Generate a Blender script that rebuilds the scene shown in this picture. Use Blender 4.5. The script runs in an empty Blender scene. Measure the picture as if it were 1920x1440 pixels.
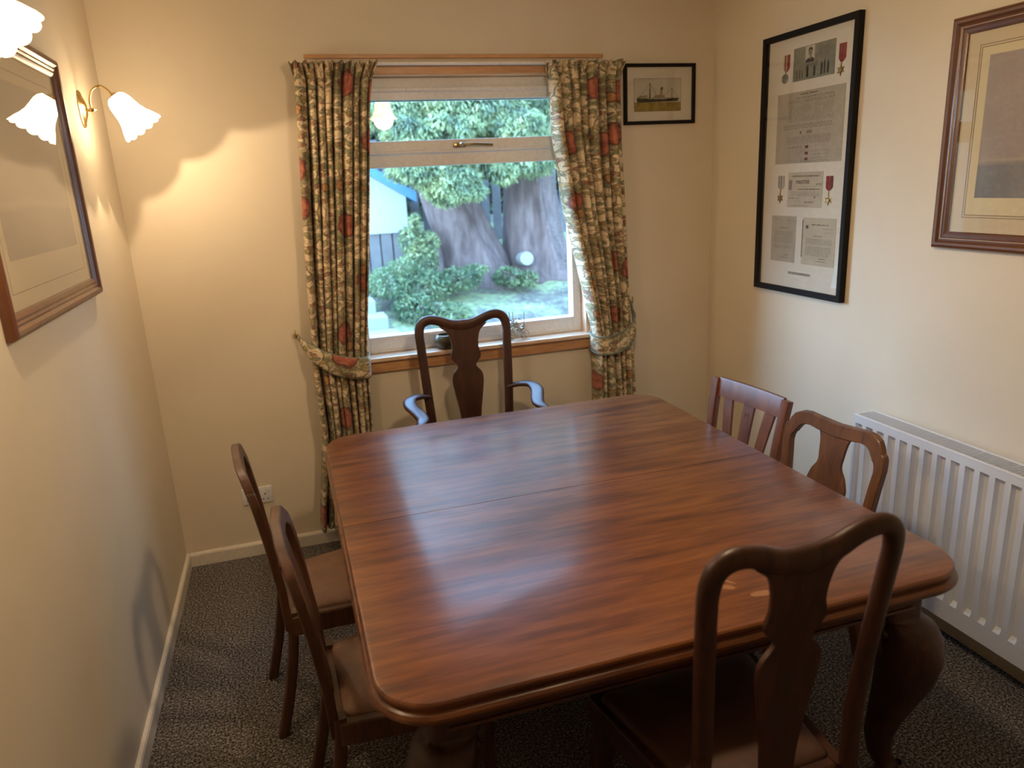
import bpy, bmesh, math, random
import numpy as np
from mathutils import Vector, Matrix
R_ = math.radians
SC = bpy.context.scene
COL = SC.collection
W = 2.9653          # room width; back wall y=0, left wall x=0, floor z=0
YF = -4.9           # wall behind the camera
H = 2.72            # ceiling

# ------------------------------------------------------------ camera
cam_d = bpy.data.cameras.new('camera')
cam = bpy.data.objects.new('camera', cam_d); COL.objects.link(cam)
rot = Matrix(((0.95291, 0.126, -0.27585), (-0.29917, 0.24164, -0.9231), (-0.04966, 0.96215, 0.26796)))
cam.matrix_world = Matrix.Translation((0.6527, -3.6786, 1.7970)) @ rot.to_4x4()
cam_d.sensor_width = 36; cam_d.lens = 1369.63 / 1920 * 36
cam_d.clip_start = 0.02; cam_d.clip_end = 200
cam_d.dof.use_dof = True; cam_d.dof.focus_distance = 2.7; cam_d.dof.aperture_fstop = 2.4
SC.camera = cam
SC.view_settings.view_transform = 'Standard'; SC.view_settings.look = 'None'
SC.view_settings.gamma = 1; SC.view_settings.use_curve_mapping = False
SC.view_settings.exposure = 0.32
SC.cycles.max_bounces = 10; SC.cycles.diffuse_bounces = 5; SC.cycles.transparent_max_bounces = 12
SC.cycles.sample_clamp_indirect = 2.5; SC.cycles.blur_glossy = 1.0; SC.cycles.use_denoising = True
SC.cycles.caustics_reflective = False; SC.cycles.caustics_refractive = False

# ------------------------------------------------------------ daylight
DAY = 24.0
wd = bpy.data.worlds.new('world'); SC.world = wd; wd.use_nodes = True
nt = wd.node_tree; nt.nodes.clear()
o = nt.nodes.new('ShaderNodeOutputWorld'); b = nt.nodes.new('ShaderNodeBackground')
tc = nt.nodes.new('ShaderNodeTexCoord'); sx = nt.nodes.new('ShaderNodeSeparateXYZ'); rp = nt.nodes.new('ShaderNodeValToRGB')
rp.color_ramp.elements[0].position = 0.0; rp.color_ramp.elements[0].color = (0.52, 0.71, 0.98, 1)
rp.color_ramp.elements[1].position = 0.8; rp.color_ramp.elements[1].color = (0.30, 0.55, 1.0, 1)
nt.links.new(tc.outputs['Generated'], sx.inputs[0]); nt.links.new(sx.outputs['Z'], rp.inputs[0])
# brighter sky towards the open side of the garden (left), darker to the right
md_ = nt.nodes.new('ShaderNodeMapRange'); md_.inputs[1].default_value = -.7; md_.inputs[2].default_value = .7; md_.inputs[3].default_value = DAY * 1.15; md_.inputs[4].default_value = DAY * .3
nt.links.new(sx.outputs['X'], md_.inputs[0]); nt.links.new(md_.outputs[0], b.inputs[1])
nt.links.new(rp.outputs[0], b.inputs[0]); nt.links.new(b.outputs[0], o.inputs[0])

# portal over the window opening: gives off nothing itself, it only tells Cycles where daylight comes in (less noise)
pt = bpy.data.lights.new('window_portal', 'AREA'); pt.shape = 'RECTANGLE'; pt.size = 1.26; pt.size_y = 1.37; pt.cycles.is_portal = True
po = bpy.data.objects.new('window_portal', pt); COL.objects.link(po); po.location = (1.585, .20, 1.63); po.rotation_euler = (R_(-90), 0, 0)

# ------------------------------------------------------------ lamp light
WARM = (1.0, 0.75, 0.48)
PENDANT = (1.5, -2.0, 2.33)
P_PEND, P_BULB, S_SHADE = 27.0, 8.0, 16.0

# ------------------------------------------------------------ materials
def newmat(name):
    m = bpy.data.materials.new(name); m.use_nodes = True
    return m, m.node_tree, m.node_tree.nodes['Principled BSDF']
def N(nt, t, **kw):
    n = nt.nodes.new(t)
    for k, v in kw.items(): setattr(n, k, v)
    return n
def setin(n, **kw):
    for k, v in kw.items(): n.inputs[k.replace('_', ' ')].default_value = v
def ramp(nt, fac, stops, interp='LINEAR'):
    r = N(nt, 'ShaderNodeValToRGB'); r.color_ramp.interpolation = interp
    e = r.color_ramp.elements
    while len(e) < len(stops): e.new(0.5)
    for i, (p, c) in enumerate(stops):
        e[i].position = p; e[i].color = (*c, 1) if len(c) == 3 else c
    nt.links.new(fac, r.inputs[0]); return r.outputs[0]
def mixc(nt, fac, a, b, mode='MIX'):
    m = N(nt, 'ShaderNodeMix', data_type='RGBA', blend_type=mode)
    for s, v in ((0, fac), (6, a), (7, b)):
        if isinstance(v, (int, float)): m.inputs[s].default_value = v
        elif isinstance(v, tuple): m.inputs[s].default_value = (*v, 1)
        else: nt.links.new(v, m.inputs[s])
    return m.outputs[2]
def mth(nt, op, a, b=None, c=None):
    m = N(nt, 'ShaderNodeMath', operation=op)
    for i, v in enumerate((a, b, c)):
        if v is None: continue
        if isinstance(v, (int, float)): m.inputs[i].default_value = v
        else: nt.links.new(v, m.inputs[i])
    return m.outputs[0]
def coords(nt, scale=(1, 1, 1), kind='Object', rot=(0, 0, 0), loc=(0, 0, 0)):
    t = N(nt, 'ShaderNodeTexCoord'); m = N(nt, 'ShaderNodeMapping')
    m.inputs['Scale'].default_value = scale; m.inputs['Rotation'].default_value = rot; m.inputs['Location'].default_value = loc
    nt.links.new(t.outputs[kind], m.inputs[0]); return m.outputs[0]
def noise(nt, vec, scale, detail=3, rough=.55, dist=0):
    n = N(nt, 'ShaderNodeTexNoise'); setin(n, Scale=scale, Detail=detail, Roughness=rough, Distortion=dist)
    nt.links.new(vec, n.inputs['Vector']); return n.outputs['Fac']
def bump(nt, bs, h, strength, dist=.002):
    b = N(nt, 'ShaderNodeBump'); setin(b, Strength=strength, Distance=dist)
    nt.links.new(h, b.inputs['Height']); nt.links.new(b.outputs[0], bs.inputs['Normal'])
def plain(name, col, rough=.6, metal=0, coat=0, bumpy=0, bscale=60, var=.06):
    m, nt, b = newmat(name)
    v = coords(nt); f = noise(nt, v, bscale, 3)
    c2 = tuple(max(0, x * (1 - var * 2)) for x in col)
    nt.links.new(ramp(nt, f, [(.3, c2), (.7, col)]), b.inputs['Base Color'])
    setin(b, Roughness=rough, Metallic=metal); b.inputs['Coat Weight'].default_value = coat
    if bumpy: bump(nt, b, f, bumpy)
    return m
def wood(name, dark, mid, light, scale=(1, 1, 1), rough=.3, coat=.3, g=1.0, croug=.15, mottled=.35):
    m, nt, b = newmat(name)
    v = coords(nt, scale)
    f = noise(nt, v, 4.5 * g, 6, .6, .6); f2 = noise(nt, v, 26 * g, 4, .6); f3 = noise(nt, v, 1.2 * g, 2, .5, .3)
    s = mth(nt, 'ADD', mth(nt, 'MULTIPLY', f, .55), mth(nt, 'MULTIPLY', f2, .2))
    s = mth(nt, 'ADD', s, mth(nt, 'MULTIPLY', f3, mottled))
    c = ramp(nt, s, [(.38, dark), (.53, mid), (.70, light)])
    nt.links.new(c, b.inputs['Base Color'])
    nt.links.new(ramp(nt, f2, [(.2, (max(rough, .31) * .95,) * 3), (.8, (max(rough, .31) * 1.25,) * 3)]), b.inputs['Roughness'])
    b.inputs['Coat Weight'].default_value = coat; b.inputs['Coat Roughness'].default_value = croug
    bump(nt, b, f2, .06)
    return m

def wall_mat(name):
    m, nt, b = newmat(name)
    v = coords(nt); f = noise(nt, v, 2.2, 3); f2 = noise(nt, v, 170, 3, .6); f3 = noise(nt, v, 28, 4, .7)
    c = mixc(nt, ramp(nt, f, [(.3, (0, 0, 0)), (.7, (1, 1, 1))]), (.72, .625, .475), (.76, .665, .515))
    sp = ramp(nt, f3, [(.70, (0, 0, 0)), (.78, (1, 1, 1))])
    c = mixc(nt, mth(nt, 'MULTIPLY', sp, .12), c, (.5, .42, .32))
    nt.links.new(c, b.inputs['Base Color']); setin(b, Roughness=.62)
    bump(nt, b, mth(nt, 'ADD', f2, mth(nt, 'MULTIPLY', f3, .6)), .18, .002)
    return m
M = {}
M['wall'] = wall_mat('wall paint')
M['ceiling'] = plain('ceiling paint', (.80, .77, .72), .8)
M['skirting'] = plain('gloss paint', (.80, .73, .62), .35)
M['white'] = plain('white plastic', (.84, .83, .85), .35)
M['radiator'] = plain('radiator enamel', (.80, .82, .86), .32, bscale=8, var=.02)
M['pine'] = wood('pine', (.42, .20, .09), (.56, .29, .13), (.66, .38, .19), (2, 14, 14), .35, .2, 1.0, .2)
M['pine_pale'] = wood('pale pine', (.62, .42, .27), (.74, .55, .39), (.80, .64, .48), (2, 14, 14), .3, .3, 1.0, .2)
M['mahogany_top'] = None
M['maho'] = wood('mahogany', (.018, .006, .0035), (.040, .012, .006), (.072, .023, .011), (9, 9, 1.6), .40, .10, 1, .25)
M['maho_x'] = wood('mahogany rail', (.030, .008, .004), (.065, .016, .007), (.105, .030, .012), (1.3, 9, 9), .32, .35, 1, .18)
M['oak'] = wood('brown oak', (.065, .022, .006), (.13, .048, .012), (.20, .078, .022), (9, 9, 1.4), .40, .12, 1, .25)
M['teak'] = wood('red brown wood', (.080, .022, .008), (.145, .043, .014), (.21, .070, .024), (9, 9, 1.4), .42, .08, 1, .28)
M['frame_wood'] = wood('frame mahogany', (.085, .030, .010), (.11, .038, .013), (.14, .049, .017), (4, 4, 4), .34, .2, .3, .2)
M['copper_wood'] = wood('walnut', (.034, .012, .006), (.068, .025, .011), (.11, .043, .019), (9, 9, 1.4), .38, .2, 1, .22)
M['black'] = plain('black frame lacquer', (.010, .008, .007), .7); M['black'].node_tree.nodes['Principled BSDF'].inputs['Specular IOR Level'].default_value = .2
M['mat_white'] = plain('white mount card', (.80, .73, .63), .8, var=.015)
M['mat_cream'] = plain('cream mount card', (.74, .62, .44), .8, var=.015)
M['mat_buff'] = plain('buff paper', (.80, .70, .47), .8, var=.015)
M['line'] = plain('ink line', (.25, .17, .10), .8)
M['brass'] = plain('brass', (.80, .58, .25), .18, 1.0)
M['brass_old'] = plain('aged brass', (.35, .25, .12), .3, 1.0)
M['chrome'] = plain('chrome', (.55, .52, .48), .22, 1.0)
M['inlay'] = plain('pale inlay line', (.70, .55, .38), .3)
M['bronze'] = plain('bronze', (.36, .22, .08), .35, .9, bscale=300)
M['silver'] = plain('medal silver', (.34, .32, .28), .4, .8, bscale=300)
M['ink'] = plain('printed ink', (.13, .10, .08), .8)
M['ink_grey'] = plain('faint ink', (.30, .25, .20), .85)
M['ink_dark'] = plain('dark ink', (.05, .04, .035), .8)
M['paper'] = plain('old paper', (.60, .52, .40), .8, bscale=20)
M['paper_grey'] = plain('grey paper', (.50, .43, .34), .8, bscale=20)
M['photo_grey'] = plain('photograph grey', (.28, .27, .20), .6, bscale=45, var=.15)
M['photo_pale'] = plain('photograph pale', (.62, .56, .46), .6)
M['photo_skin'] = plain('photograph mid tone', (.34, .27, .20), .6)
M['ribbon_red'] = plain('red ribbon', (.38, .05, .035), .8, bscale=500, var=.2)
M['ribbon_dark'] = plain('maroon ribbon', (.20, .035, .05), .8, bscale=500, var=.2)
M['ribbon_pale'] = plain('pale ribbon', (.52, .46, .34), .8)
M['ribbon_blue'] = plain('blue grey ribbon', (.22, .22, .27), .8)
M['seal'] = plain('wax seal', (.16, .02, .015), .4)
M['sea_ochre'] = plain('ochre sea wash', (.42, .30, .06), .7, bscale=25, var=.25)
M['sky_wash'] = plain('pale sky wash', (.66, .60, .50), .7, bscale=14)
M['ship_dark'] = plain('ship hull ink', (.05, .04, .02), .7, bscale=120, var=.3)
M['ship_mid'] = plain('ship upper works', (.36, .31, .22), .7, bscale=120, var=.25)
M['ship_buff'] = plain('ship funnel', (.40, .24, .05), .7)
M['soil'] = plain('dark soil', (.10, .085, .09), .95, bscale=9, var=.3)
M['bowl'] = plain('green brown stone', (.10, .085, .045), .45, bscale=30, var=.3, coat=.2)
M['black_shade'] = plain('painted recess shade', (.01, .01, .01), .9)  # near-black colour standing for the shade inside openings

def table_mat():
    m, nt, b = newmat('polished mahogany table top')
    v = coords(nt, (0.9, 8, 8), rot=(0, 0, .04)); vo = coords(nt)
    f = noise(nt, v, 3.4, 4, .6, .12); f2 = noise(nt, coords(nt, (2.2, 44, 44)), 3.5, 2, .6, 0); f3 = noise(nt, coords(nt, (.8, 2.4, 2)), 1.9, 3, .5)
    s = mth(nt, 'ADD', mth(nt, 'MULTIPLY', f, .60), mth(nt, 'MULTIPLY', f2, .20))
    s = mth(nt, 'ADD', s, mth(nt, 'MULTIPLY', f3, .20))
    c = ramp(nt, s, [(.36, (.070, .0200, .0085)), (.46, (.125, .0370, .0120)), (.54, (.178, .057, .0165)), (.66, (.235, .085, .024))])
    # two pale scuffs and small dark dents
    vv = coords(nt)
    sc_ = None
    for (x, y, rx, ry, a) in ((1.642, -2.214, .030, .012, -.6), (1.712, -2.275, .040, .014, -.1), (1.66, -2.19, .03, .006, -.9)):
        mp = N(nt, 'ShaderNodeMapping'); mp.vector_type = 'TEXTURE'
        mp.inputs['Location'].default_value = (x - 1.512, y + 1.455, 0); mp.inputs['Rotation'].default_value = (0, 0, a); mp.inputs['Scale'].default_value = (rx, ry, 1)
        nt.links.new(vv, mp.inputs[0])
        sp = N(nt, 'ShaderNodeSeparateXYZ'); nt.links.new(mp.outputs[0], sp.inputs[0])
        d = mth(nt, 'SQRT', mth(nt, 'ADD', mth(nt, 'MULTIPLY', sp.outputs[0], sp.outputs[0]), mth(nt, 'MULTIPLY', sp.outputs[1], sp.outputs[1])))
        k = mth(nt, 'LESS_THAN', mth(nt, 'ADD', d, mth(nt, 'MULTIPLY', noise(nt, vv, 60, 2), .6)), 1.15)
        sc_ = k if sc_ is None else mth(nt, 'MAXIMUM', sc_, k)
    c = mixc(nt, mth(nt, 'MULTIPLY', sc_, .5), c, (.50, .26, .13))
    nt.links.new(c, b.inputs['Base Color'])
    nt.links.new(ramp(nt, noise(nt, vo, 5, 4, .6), [(.3, (.30,) * 3), (.7, (.40,) * 3)]), b.inputs['Roughness'])
    b.inputs['Specular IOR Level'].default_value = .45
    b.inputs['Coat Weight'].default_value = .38; b.inputs['Coat Roughness'].default_value = .18
    bump(nt, b, noise(nt, coords(nt, (1, 5, 1)), 9, 1, .4), .12, .002)
    return m
M['mahogany_top'] = table_mat()

def carpet_mat():
    m, nt, b = newmat('speckled carpet')
    v = coords(nt); f = noise(nt, v, 120, 3, .8); f2 = noise(nt, v, 3.0, 3); f4 = noise(nt, v, 260, 2, .7)
    s = mth(nt, 'ADD', mth(nt, 'MULTIPLY', f, .7), mth(nt, 'MULTIPLY', f4, .3))
    c = ramp(nt, s, [(.40, (.015, .014, .013)), (.47, (.068, .060, .054)), (.53, (.19, .170, .155)), (.61, (.50, .46, .43))])
    c = mixc(nt, ramp(nt, f2, [(.35, (0, 0, 0)), (.65, (.35, .35, .35))]), c, mixc(nt, 1.0, c, (.72, .70, .68), 'MULTIPLY'))
    nt.links.new(c, b.inputs['Base Color']); setin(b, Roughness=1.0); b.inputs['Specular IOR Level'].default_value = .1
    bump(nt, b, s, .9, .006)
    return m
M['carpet'] = carpet_mat()

def leather_mat(name, c1, c2):
    m, nt, b = newmat(name)
    v = coords(nt); f = noise(nt, v, 9, 4, .6); f2 = noise(nt, v, 220, 3)
    nt.links.new(ramp(nt, f, [(.3, c1), (.7, c2)]), b.inputs['Base Color']); setin(b, Roughness=.55)
    bump(nt, b, mth(nt, 'ADD', f2, f), .25, .002)
    return m
M['leather'] = leather_mat('brown leatherette', (.17, .085, .052), (.27, .145, .090))
M['leather_dark'] = leather_mat('dark brown leather', (.045, .018, .010), (.085, .034, .016))

def floral():
    m, nt, b = newmat('floral curtain cloth')
    tcn = N(nt, 'ShaderNodeUVMap'); uv = tcn.outputs[0]
    wn_ = N(nt, 'ShaderNodeTexNoise'); setin(wn_, Scale=26.0, Detail=2.0); nt.links.new(uv, wn_.inputs['Vector'])
    ws_ = N(nt, 'ShaderNodeVectorMath', operation='MULTIPLY_ADD'); nt.links.new(wn_.outputs['Color'], ws_.inputs[0]); ws_.inputs[1].default_value = (.035, .035, 0); nt.links.new(uv, ws_.inputs[2])
    def mp(scale=(1, 1, 1), rot=0, loc=(0, 0, 0)):
        k = N(nt, 'ShaderNodeMapping'); k.inputs['Scale'].default_value = scale; k.inputs['Rotation'].default_value = (0, 0, rot); k.inputs['Location'].default_value = loc
        nt.links.new(ws_.outputs[0], k.inputs[0]); return k.outputs[0]
    # warp
    nz = N(nt, 'ShaderNodeTexNoise'); setin(nz, Scale=9.0, Detail=2.0); nt.links.new(uv, nz.inputs['Vector'])
    sub = N(nt, 'ShaderNodeVectorMath', operation='SUBTRACT'); nt.links.new(nz.outputs['Color'], sub.inputs[0]); sub.inputs[1].default_value = (.5, .5, .5)
    scl = N(nt, 'ShaderNodeVectorMath', operation='SCALE'); nt.links.new(sub.outputs[0], scl.inputs[0]); scl.inputs['Scale'].default_value = .10
    wv = N(nt, 'ShaderNodeVectorMath', operation='ADD'); nt.links.new(uv, wv.inputs[0]); nt.links.new(scl.outputs[0], wv.inputs[1])
    wuv = wv.outputs[0]
    def vor(vec, scale, feat='F1', rnd=1.0):
        k = N(nt, 'ShaderNodeTexVoronoi', feature=feat); k.voronoi_dimensions = '2D'
        setin(k, Scale=scale, Randomness=rnd); nt.links.new(vec, k.inputs['Vector']); return k
    def less(x, t, soft=.02):
        return ramp(nt, x, [(max(0, t - soft), (1, 1, 1)), (t + soft, (0, 0, 0))])
    col = mixc(nt, noise(nt, uv, 6, 2), (.76, .60, .37), (.84, .70, .48))
    # scrolling vines
    e = vor(wuv, 8, 'DISTANCE_TO_EDGE').outputs['Distance']
    col = mixc(nt, mth(nt, 'MULTIPLY', less(e, .030, .015), .8), col, (.16, .13, .05))
    e2 = vor(wuv, 17, 'DISTANCE_TO_EDGE').outputs['Distance']
    gate = ramp(nt, noise(nt, mp((1, 1, 1), 0, (3, 1, 0)), 14, 2), [(.46, (0, 0, 0)), (.52, (1, 1, 1))])
    col = mixc(nt, mth(nt, 'MULTIPLY', mth(nt, 'MULTIPLY', less(e2, .045, .02), gate), .7), col, (.20, .11, .06))
    # leaves, three directions and hues
    for (rot, sc, loc, thr, pres, c1, c2) in (
            (.7, 10, (1.3, .2, 0), .26, .40, (.19, .185, .08), (.36, .32, .15)),
            (-.9, 12, (.2, 2.3, 0), .26, .50, (.15, .165, .10), (.27, .275, .17)),
            (.1, 15, (4.2, .7, 0), .29, .42, (.34, .21, .07), (.48, .33, .12)),
            (1.3, 12, (.8, 5.1, 0), .22, .52, (.20, .06, .04), (.42, .16, .10))):
        vn = vor(mp((1.0, 2.3, 1), rot, loc), sc, 'F1', .9)
        d = vn.outputs['Distance']
        rnd = N(nt, 'ShaderNodeSeparateColor'); nt.links.new(vn.outputs['Color'], rnd.inputs[0])
        pr = mth(nt, 'GREATER_THAN', rnd.outputs[0], pres)
        body = mth(nt, 'MULTIPLY', less(d, thr), pr)
        rim = mth(nt, 'MULTIPLY', mth(nt, 'MULTIPLY', less(mth(nt, 'ABSOLUTE', mth(nt, 'SUBTRACT', d, thr)), .045, .015), pr), .8)
        lc = mixc(nt, noise(nt, uv, 70, 2), c1, c2)
        col = mixc(nt, mth(nt, 'MULTIPLY', body, .9), col, lc)
        col = mixc(nt, mth(nt, 'MULTIPLY', rim, .7), col, (.12, .09, .05))
        vein = ramp(nt, noise(nt, mp((1, 1, 1), rot, loc), 90, 1), [(.50, (0, 0, 0)), (.56, (1, 1, 1))])
        col = mixc(nt, mth(nt, 'MULTIPLY', mth(nt, 'MULTIPLY', body, vein), .5), col, (.55, .46, .30))
    # big pomegranates / blooms
    for (sc, loc, thr, pres, c1, c2) in ((3.3, (.37, .61, 0), .18, .36, (.34, .085, .055), (.50, .17, .10)),
                                         (5.6, (2.9, 1.7, 0), .13, .68, (.42, .20, .07), (.56, .31, .12))):
        vn = vor(mp((.85, 1, 1), 0, loc), sc, 'F1', .8); d = vn.outputs['Distance']
        rnd = N(nt, 'ShaderNodeSeparateColor'); nt.links.new(vn.outputs['Color'], rnd.inputs[0])
        pr = mth(nt, 'GREATER_THAN', rnd.outputs[1], pres)
        dd = mth(nt, 'ADD', d, mth(nt, 'MULTIPLY', mth(nt, 'SUBTRACT', noise(nt, uv, 24, 2), .5), .09))
        halo = mth(nt, 'MULTIPLY', less(mth(nt, 'ABSOLUTE', mth(nt, 'SUBTRACT', dd, thr + .07)), .05, .02), pr)
        col = mixc(nt, mth(nt, 'MULTIPLY', mth(nt, 'MULTIPLY', halo, noise(nt, uv, 60, 2)), 1.2), col, (.18, .17, .08))
        col = mixc(nt, mth(nt, 'MULTIPLY', less(dd, thr, .012), pr), col, mixc(nt, ramp(nt, noise(nt, uv, 34, 3), [(.4, (0, 0, 0)), (.6, (1, 1, 1))]), c1, c2))
        col = mixc(nt, mth(nt, 'MULTIPLY', mth(nt, 'MULTIPLY', less(mth(nt, 'ABSOLUTE', mth(nt, 'SUBTRACT', dd, thr)), .02, .01), pr), .8), col, (.10, .03, .02))
    ink = ramp(nt, noise(nt, wuv, 48, 2, .6, 1.5), [(.57, (0, 0, 0)), (.61, (1, 1, 1))])
    col = mixc(nt, mth(nt, 'MULTIPLY', ink, .5), col, (.10, .08, .05))
    nt.links.new(col, b.inputs['Base Color']); setin(b, Roughness=.9)
    b.inputs['Sheen Weight'].default_value = .15
    wn = noise(nt, mp((900, 900, 1)), 1.0, 1); bump(nt, b, wn, .1, .001)
    # a little daylight passes the cloth
    tr = N(nt, 'ShaderNodeBsdfTranslucent'); nt.links.new(col, tr.inputs[0])
    mx = N(nt, 'ShaderNodeMixShader'); mx.inputs[0].default_value = .12
    out = nt.nodes['Material Output']
    nt.links.new(b.outputs[0], mx.inputs[1]); nt.links.new(tr.outputs[0], mx.inputs[2]); nt.links.new(mx.outputs[0], out.inputs[0])
    return m
M['floral'] = floral()
M['piping'] = plain('green piping cord', (.16, .22, .19), .8)
M['lining'] = plain('white curtain lining', (.72, .72, .74), .9)

def glass(name, tint=(1, 1, 1), ior=1.5):
    m = bpy.data.materials.new(name); m.use_nodes = True; nt = m.node_tree; nt.nodes.clear()
    out = N(nt, 'ShaderNodeOutputMaterial'); t = N(nt, 'ShaderNodeBsdfTransparent'); g = N(nt, 'ShaderNodeBsdfGlossy')
    t.inputs[0].default_value = (*tint, 1); g.inputs['Roughness'].default_value = 0.01
    lw = N(nt, 'ShaderNodeLayerWeight'); lw.inputs[0].default_value = .5
    r0 = ((ior - 1) / (ior + 1)) ** 2
    fr = mth(nt, 'ADD', mth(nt, 'MULTIPLY', mth(nt, 'POWER', lw.outputs['Facing'], 5.0), 1 - r0), r0)
    mx = N(nt, 'ShaderNodeMixShader'); nt.links.new(fr, mx.inputs[0]); nt.links.new(t.outputs[0], mx.inputs[1]); nt.links.new(g.outputs[0], mx.inputs[2])
    nt.links.new(mx.outputs[0], out.inputs[0]); return m
M['pane'] = glass('window glass', (.93, .98, .98))
M['picture_glass'] = glass('picture glass', (.98, .98, .97))

def shade_mat(strength):
    m = bpy.data.materials.new('lit frosted glass'); m.use_nodes = True; nt = m.node_tree; nt.nodes.clear()
    out = N(nt, 'ShaderNodeOutputMaterial'); e = N(nt, 'ShaderNodeEmission'); d = N(nt, 'ShaderNodeBsdfPrincipled')
    v = coords(nt); f = noise(nt, v, 30, 2)
    e.inputs[0].default_value = (1.0, .74, .46, 1); e.inputs[1].default_value = strength
    nt.links.new(ramp(nt, f, [(.3, (.80, .76, .68)), (.7, (.88, .84, .76))]), d.inputs['Base Color']); setin(d, Roughness=.3)
    a = N(nt, 'ShaderNodeAddShader'); nt.links.new(e.outputs[0], a.inputs[0]); nt.links.new(d.outputs[0], a.inputs[1]); nt.links.new(a.outputs[0], out.inputs[0])
    return m
M['shade'] = shade_mat(S_SHADE)
def emis(name, col, s):
    m = bpy.data.materials.new(name); m.use_nodes = True; nt = m.node_tree; nt.nodes.clear()
    out = N(nt, 'ShaderNodeOutputMaterial'); e = N(nt, 'ShaderNodeEmission'); e.inputs[0].default_value = (*col, 1); e.inputs[1].default_value = s
    nt.links.new(e.outputs[0], out.inputs[0]); return m
M['bulb'] = emis('lit bulb', WARM, 14); M['bulb'].cycles.emission_sampling = 'NONE'

# ------------------------------------------------------------ helpers
def tag(o, label=None, cat=None, group=None, kind=None):
    if label: o['label'] = label
    if cat: o['category'] = cat
    if group: o['group'] = group
    if kind: o['kind'] = kind
    return o
def thing(name, label, cat, loc=(0, 0, 0), rz=0, group=None):
    e = bpy.data.objects.new(name, None); COL.objects.link(e); e.location = loc; e.rotation_euler = (0, 0, rz)
    e.empty_display_size = .1
    return tag(e, label, cat, group)
def root_of(p):
    while p.parent: p = p.parent
    return p
def obj(name, bm, mat, parent=None, smooth=False, local=False, origin=None, recalc=True, auto=None):
    """link a bmesh as ONE object; world coordinates unless local"""
    if recalc: bmesh.ops.recalc_face_normals(bm, faces=bm.faces)
    off = Vector((0, 0, 0))
    if not local:
        if parent is not None: off = Vector(root_of(parent).location)
        elif origin is not None: off = Vector(origin)
        else:
            xs = [v.co for v in bm.verts]
            mn = [min(c[i] for c in xs) for i in range(3)]; mx = [max(c[i] for c in xs) for i in range(3)]
            off = Vector(((mn[0] + mx[0]) / 2, (mn[1] + mx[1]) / 2, mn[2]))
        bmesh.ops.translate(bm, verts=bm.verts, vec=-off)
    me = bpy.data.meshes.new(name); bm.to_mesh(me); bm.free()
    for m in (mat if isinstance(mat, (list, tuple)) else [mat]): me.materials.append(m)
    if smooth:
        me.polygons.foreach_set('use_smooth', [True] * len(me.polygons))
        me.set_sharp_from_angle(angle=R_(auto or 40))
    o = bpy.data.objects.new(name, me); COL.objects.link(o)
    if parent is not None: o.parent = parent
    elif not local: o.location = off
    return o
def B(): return bmesh.new()
def box(bm, x0, x1, y0, y1, z0, z1, bev=0, mi=0):
    r = bmesh.ops.create_cube(bm, size=1, matrix=Matrix.Translation(((x0 + x1) / 2, (y0 + y1) / 2, (z0 + z1) / 2)) @ Matrix.Diagonal((abs(x1 - x0), abs(y1 - y0), abs(z1 - z0), 1)))
    fs = {f for v in r['verts'] for f in v.link_faces}
    for f in fs: f.material_index = mi
    if bev:
        es = list({e for v in r['verts'] for e in v.link_edges})
        bmesh.ops.bevel(bm, geom=es, offset=bev, segments=2, affect='EDGES', profile=.6)
    return bm
def loft(bm, rings, close=True, cap=True, mi=0):
    vs = [[bm.verts.new(p) for p in r] for r in rings]
    n = len(vs[0])
    for a, b in zip(vs[:-1], vs[1:]):
        for i in range(n if close else n - 1):
            f = bm.faces.new((a[i], a[(i + 1) % n], b[(i + 1) % n], b[i])); f.material_index = mi
    if cap and close:
        for r in (vs[0], vs[-1]):
            f = bm.faces.new(r); f.material_index = mi
    return bm
def sweep(bm, path, ra, rb=None, n=12, up=(0, 0, 1), cap=True, square=0, mi=0):
    """tube along a path; ra across 'side', rb along 'up' (numbers or lists). square>0: superellipse"""
    P = [Vector(p) for p in path]; k = len(P)
    rings = []
    upv = Vector(up)
    for i, p in enumerate(P):
        t = (P[min(i + 1, k - 1)] - P[max(i - 1, 0)]).normalized()
        s = t.cross(upv)
        if s.length < 1e-4: s = t.cross(Vector((1, 0.1, 0)))
        s.normalize(); u = s.cross(t).normalized()
        a = ra[i] if isinstance(ra, (list, tuple)) else ra
        bb = a if rb is None else (rb[i] if isinstance(rb, (list, tuple)) else rb)
        ring = []
        for j in range(n):
            th = 2 * math.pi * (j + .5) / n; c, sn = math.cos(th), math.sin(th)
            if square:
                e = 2 / (2 + square); c = math.copysign(abs(c) ** e, c); sn = math.copysign(abs(sn) ** e, sn)
            ring.append(p + s * (a * c) + u * (bb * sn))
        rings.append(ring)
    return loft(bm, rings, True, cap, mi)
def catmull(pts, n=6):
    pts = [Vector(p) for p in pts]; out = []
    for i in range(len(pts) - 1):
        p0, p1, p2, p3 = pts[max(i - 1, 0)], pts[i], pts[i + 1], pts[min(i + 2, len(pts) - 1)]
        for k in range(n):
            t = k / n
            out.append(.5 * ((2 * p1) + (p2 - p0) * t + (2 * p0 - 5 * p1 + 4 * p2 - p3) * t * t + (3 * p1 - p0 - 3 * p2 + p3) * t ** 3))
    out.append(pts[-1]); return out
def interp(tab, x):
    xs = [t[0] for t in tab]
    if x <= xs[0]: return tab[0][1]
    for (a, va), (b, vb) in zip(tab[:-1], tab[1:]):
        if x <= b: return va + (vb - va) * (x - a) / (b - a)
    return tab[-1][1]
def lathe(bm, prof, n=24, mat4=None, cap=False, mi=0):
    rings = []
    for r, z in prof:
        rings.append([Vector((r * math.cos(2 * math.pi * i / n), r * math.sin(2 * math.pi * i / n), z)) for i in range(n)])
    if mat4 is not None: rings = [[mat4 @ v for v in r] for r in rings]
    return loft(bm, rings, True, cap, mi)
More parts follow.
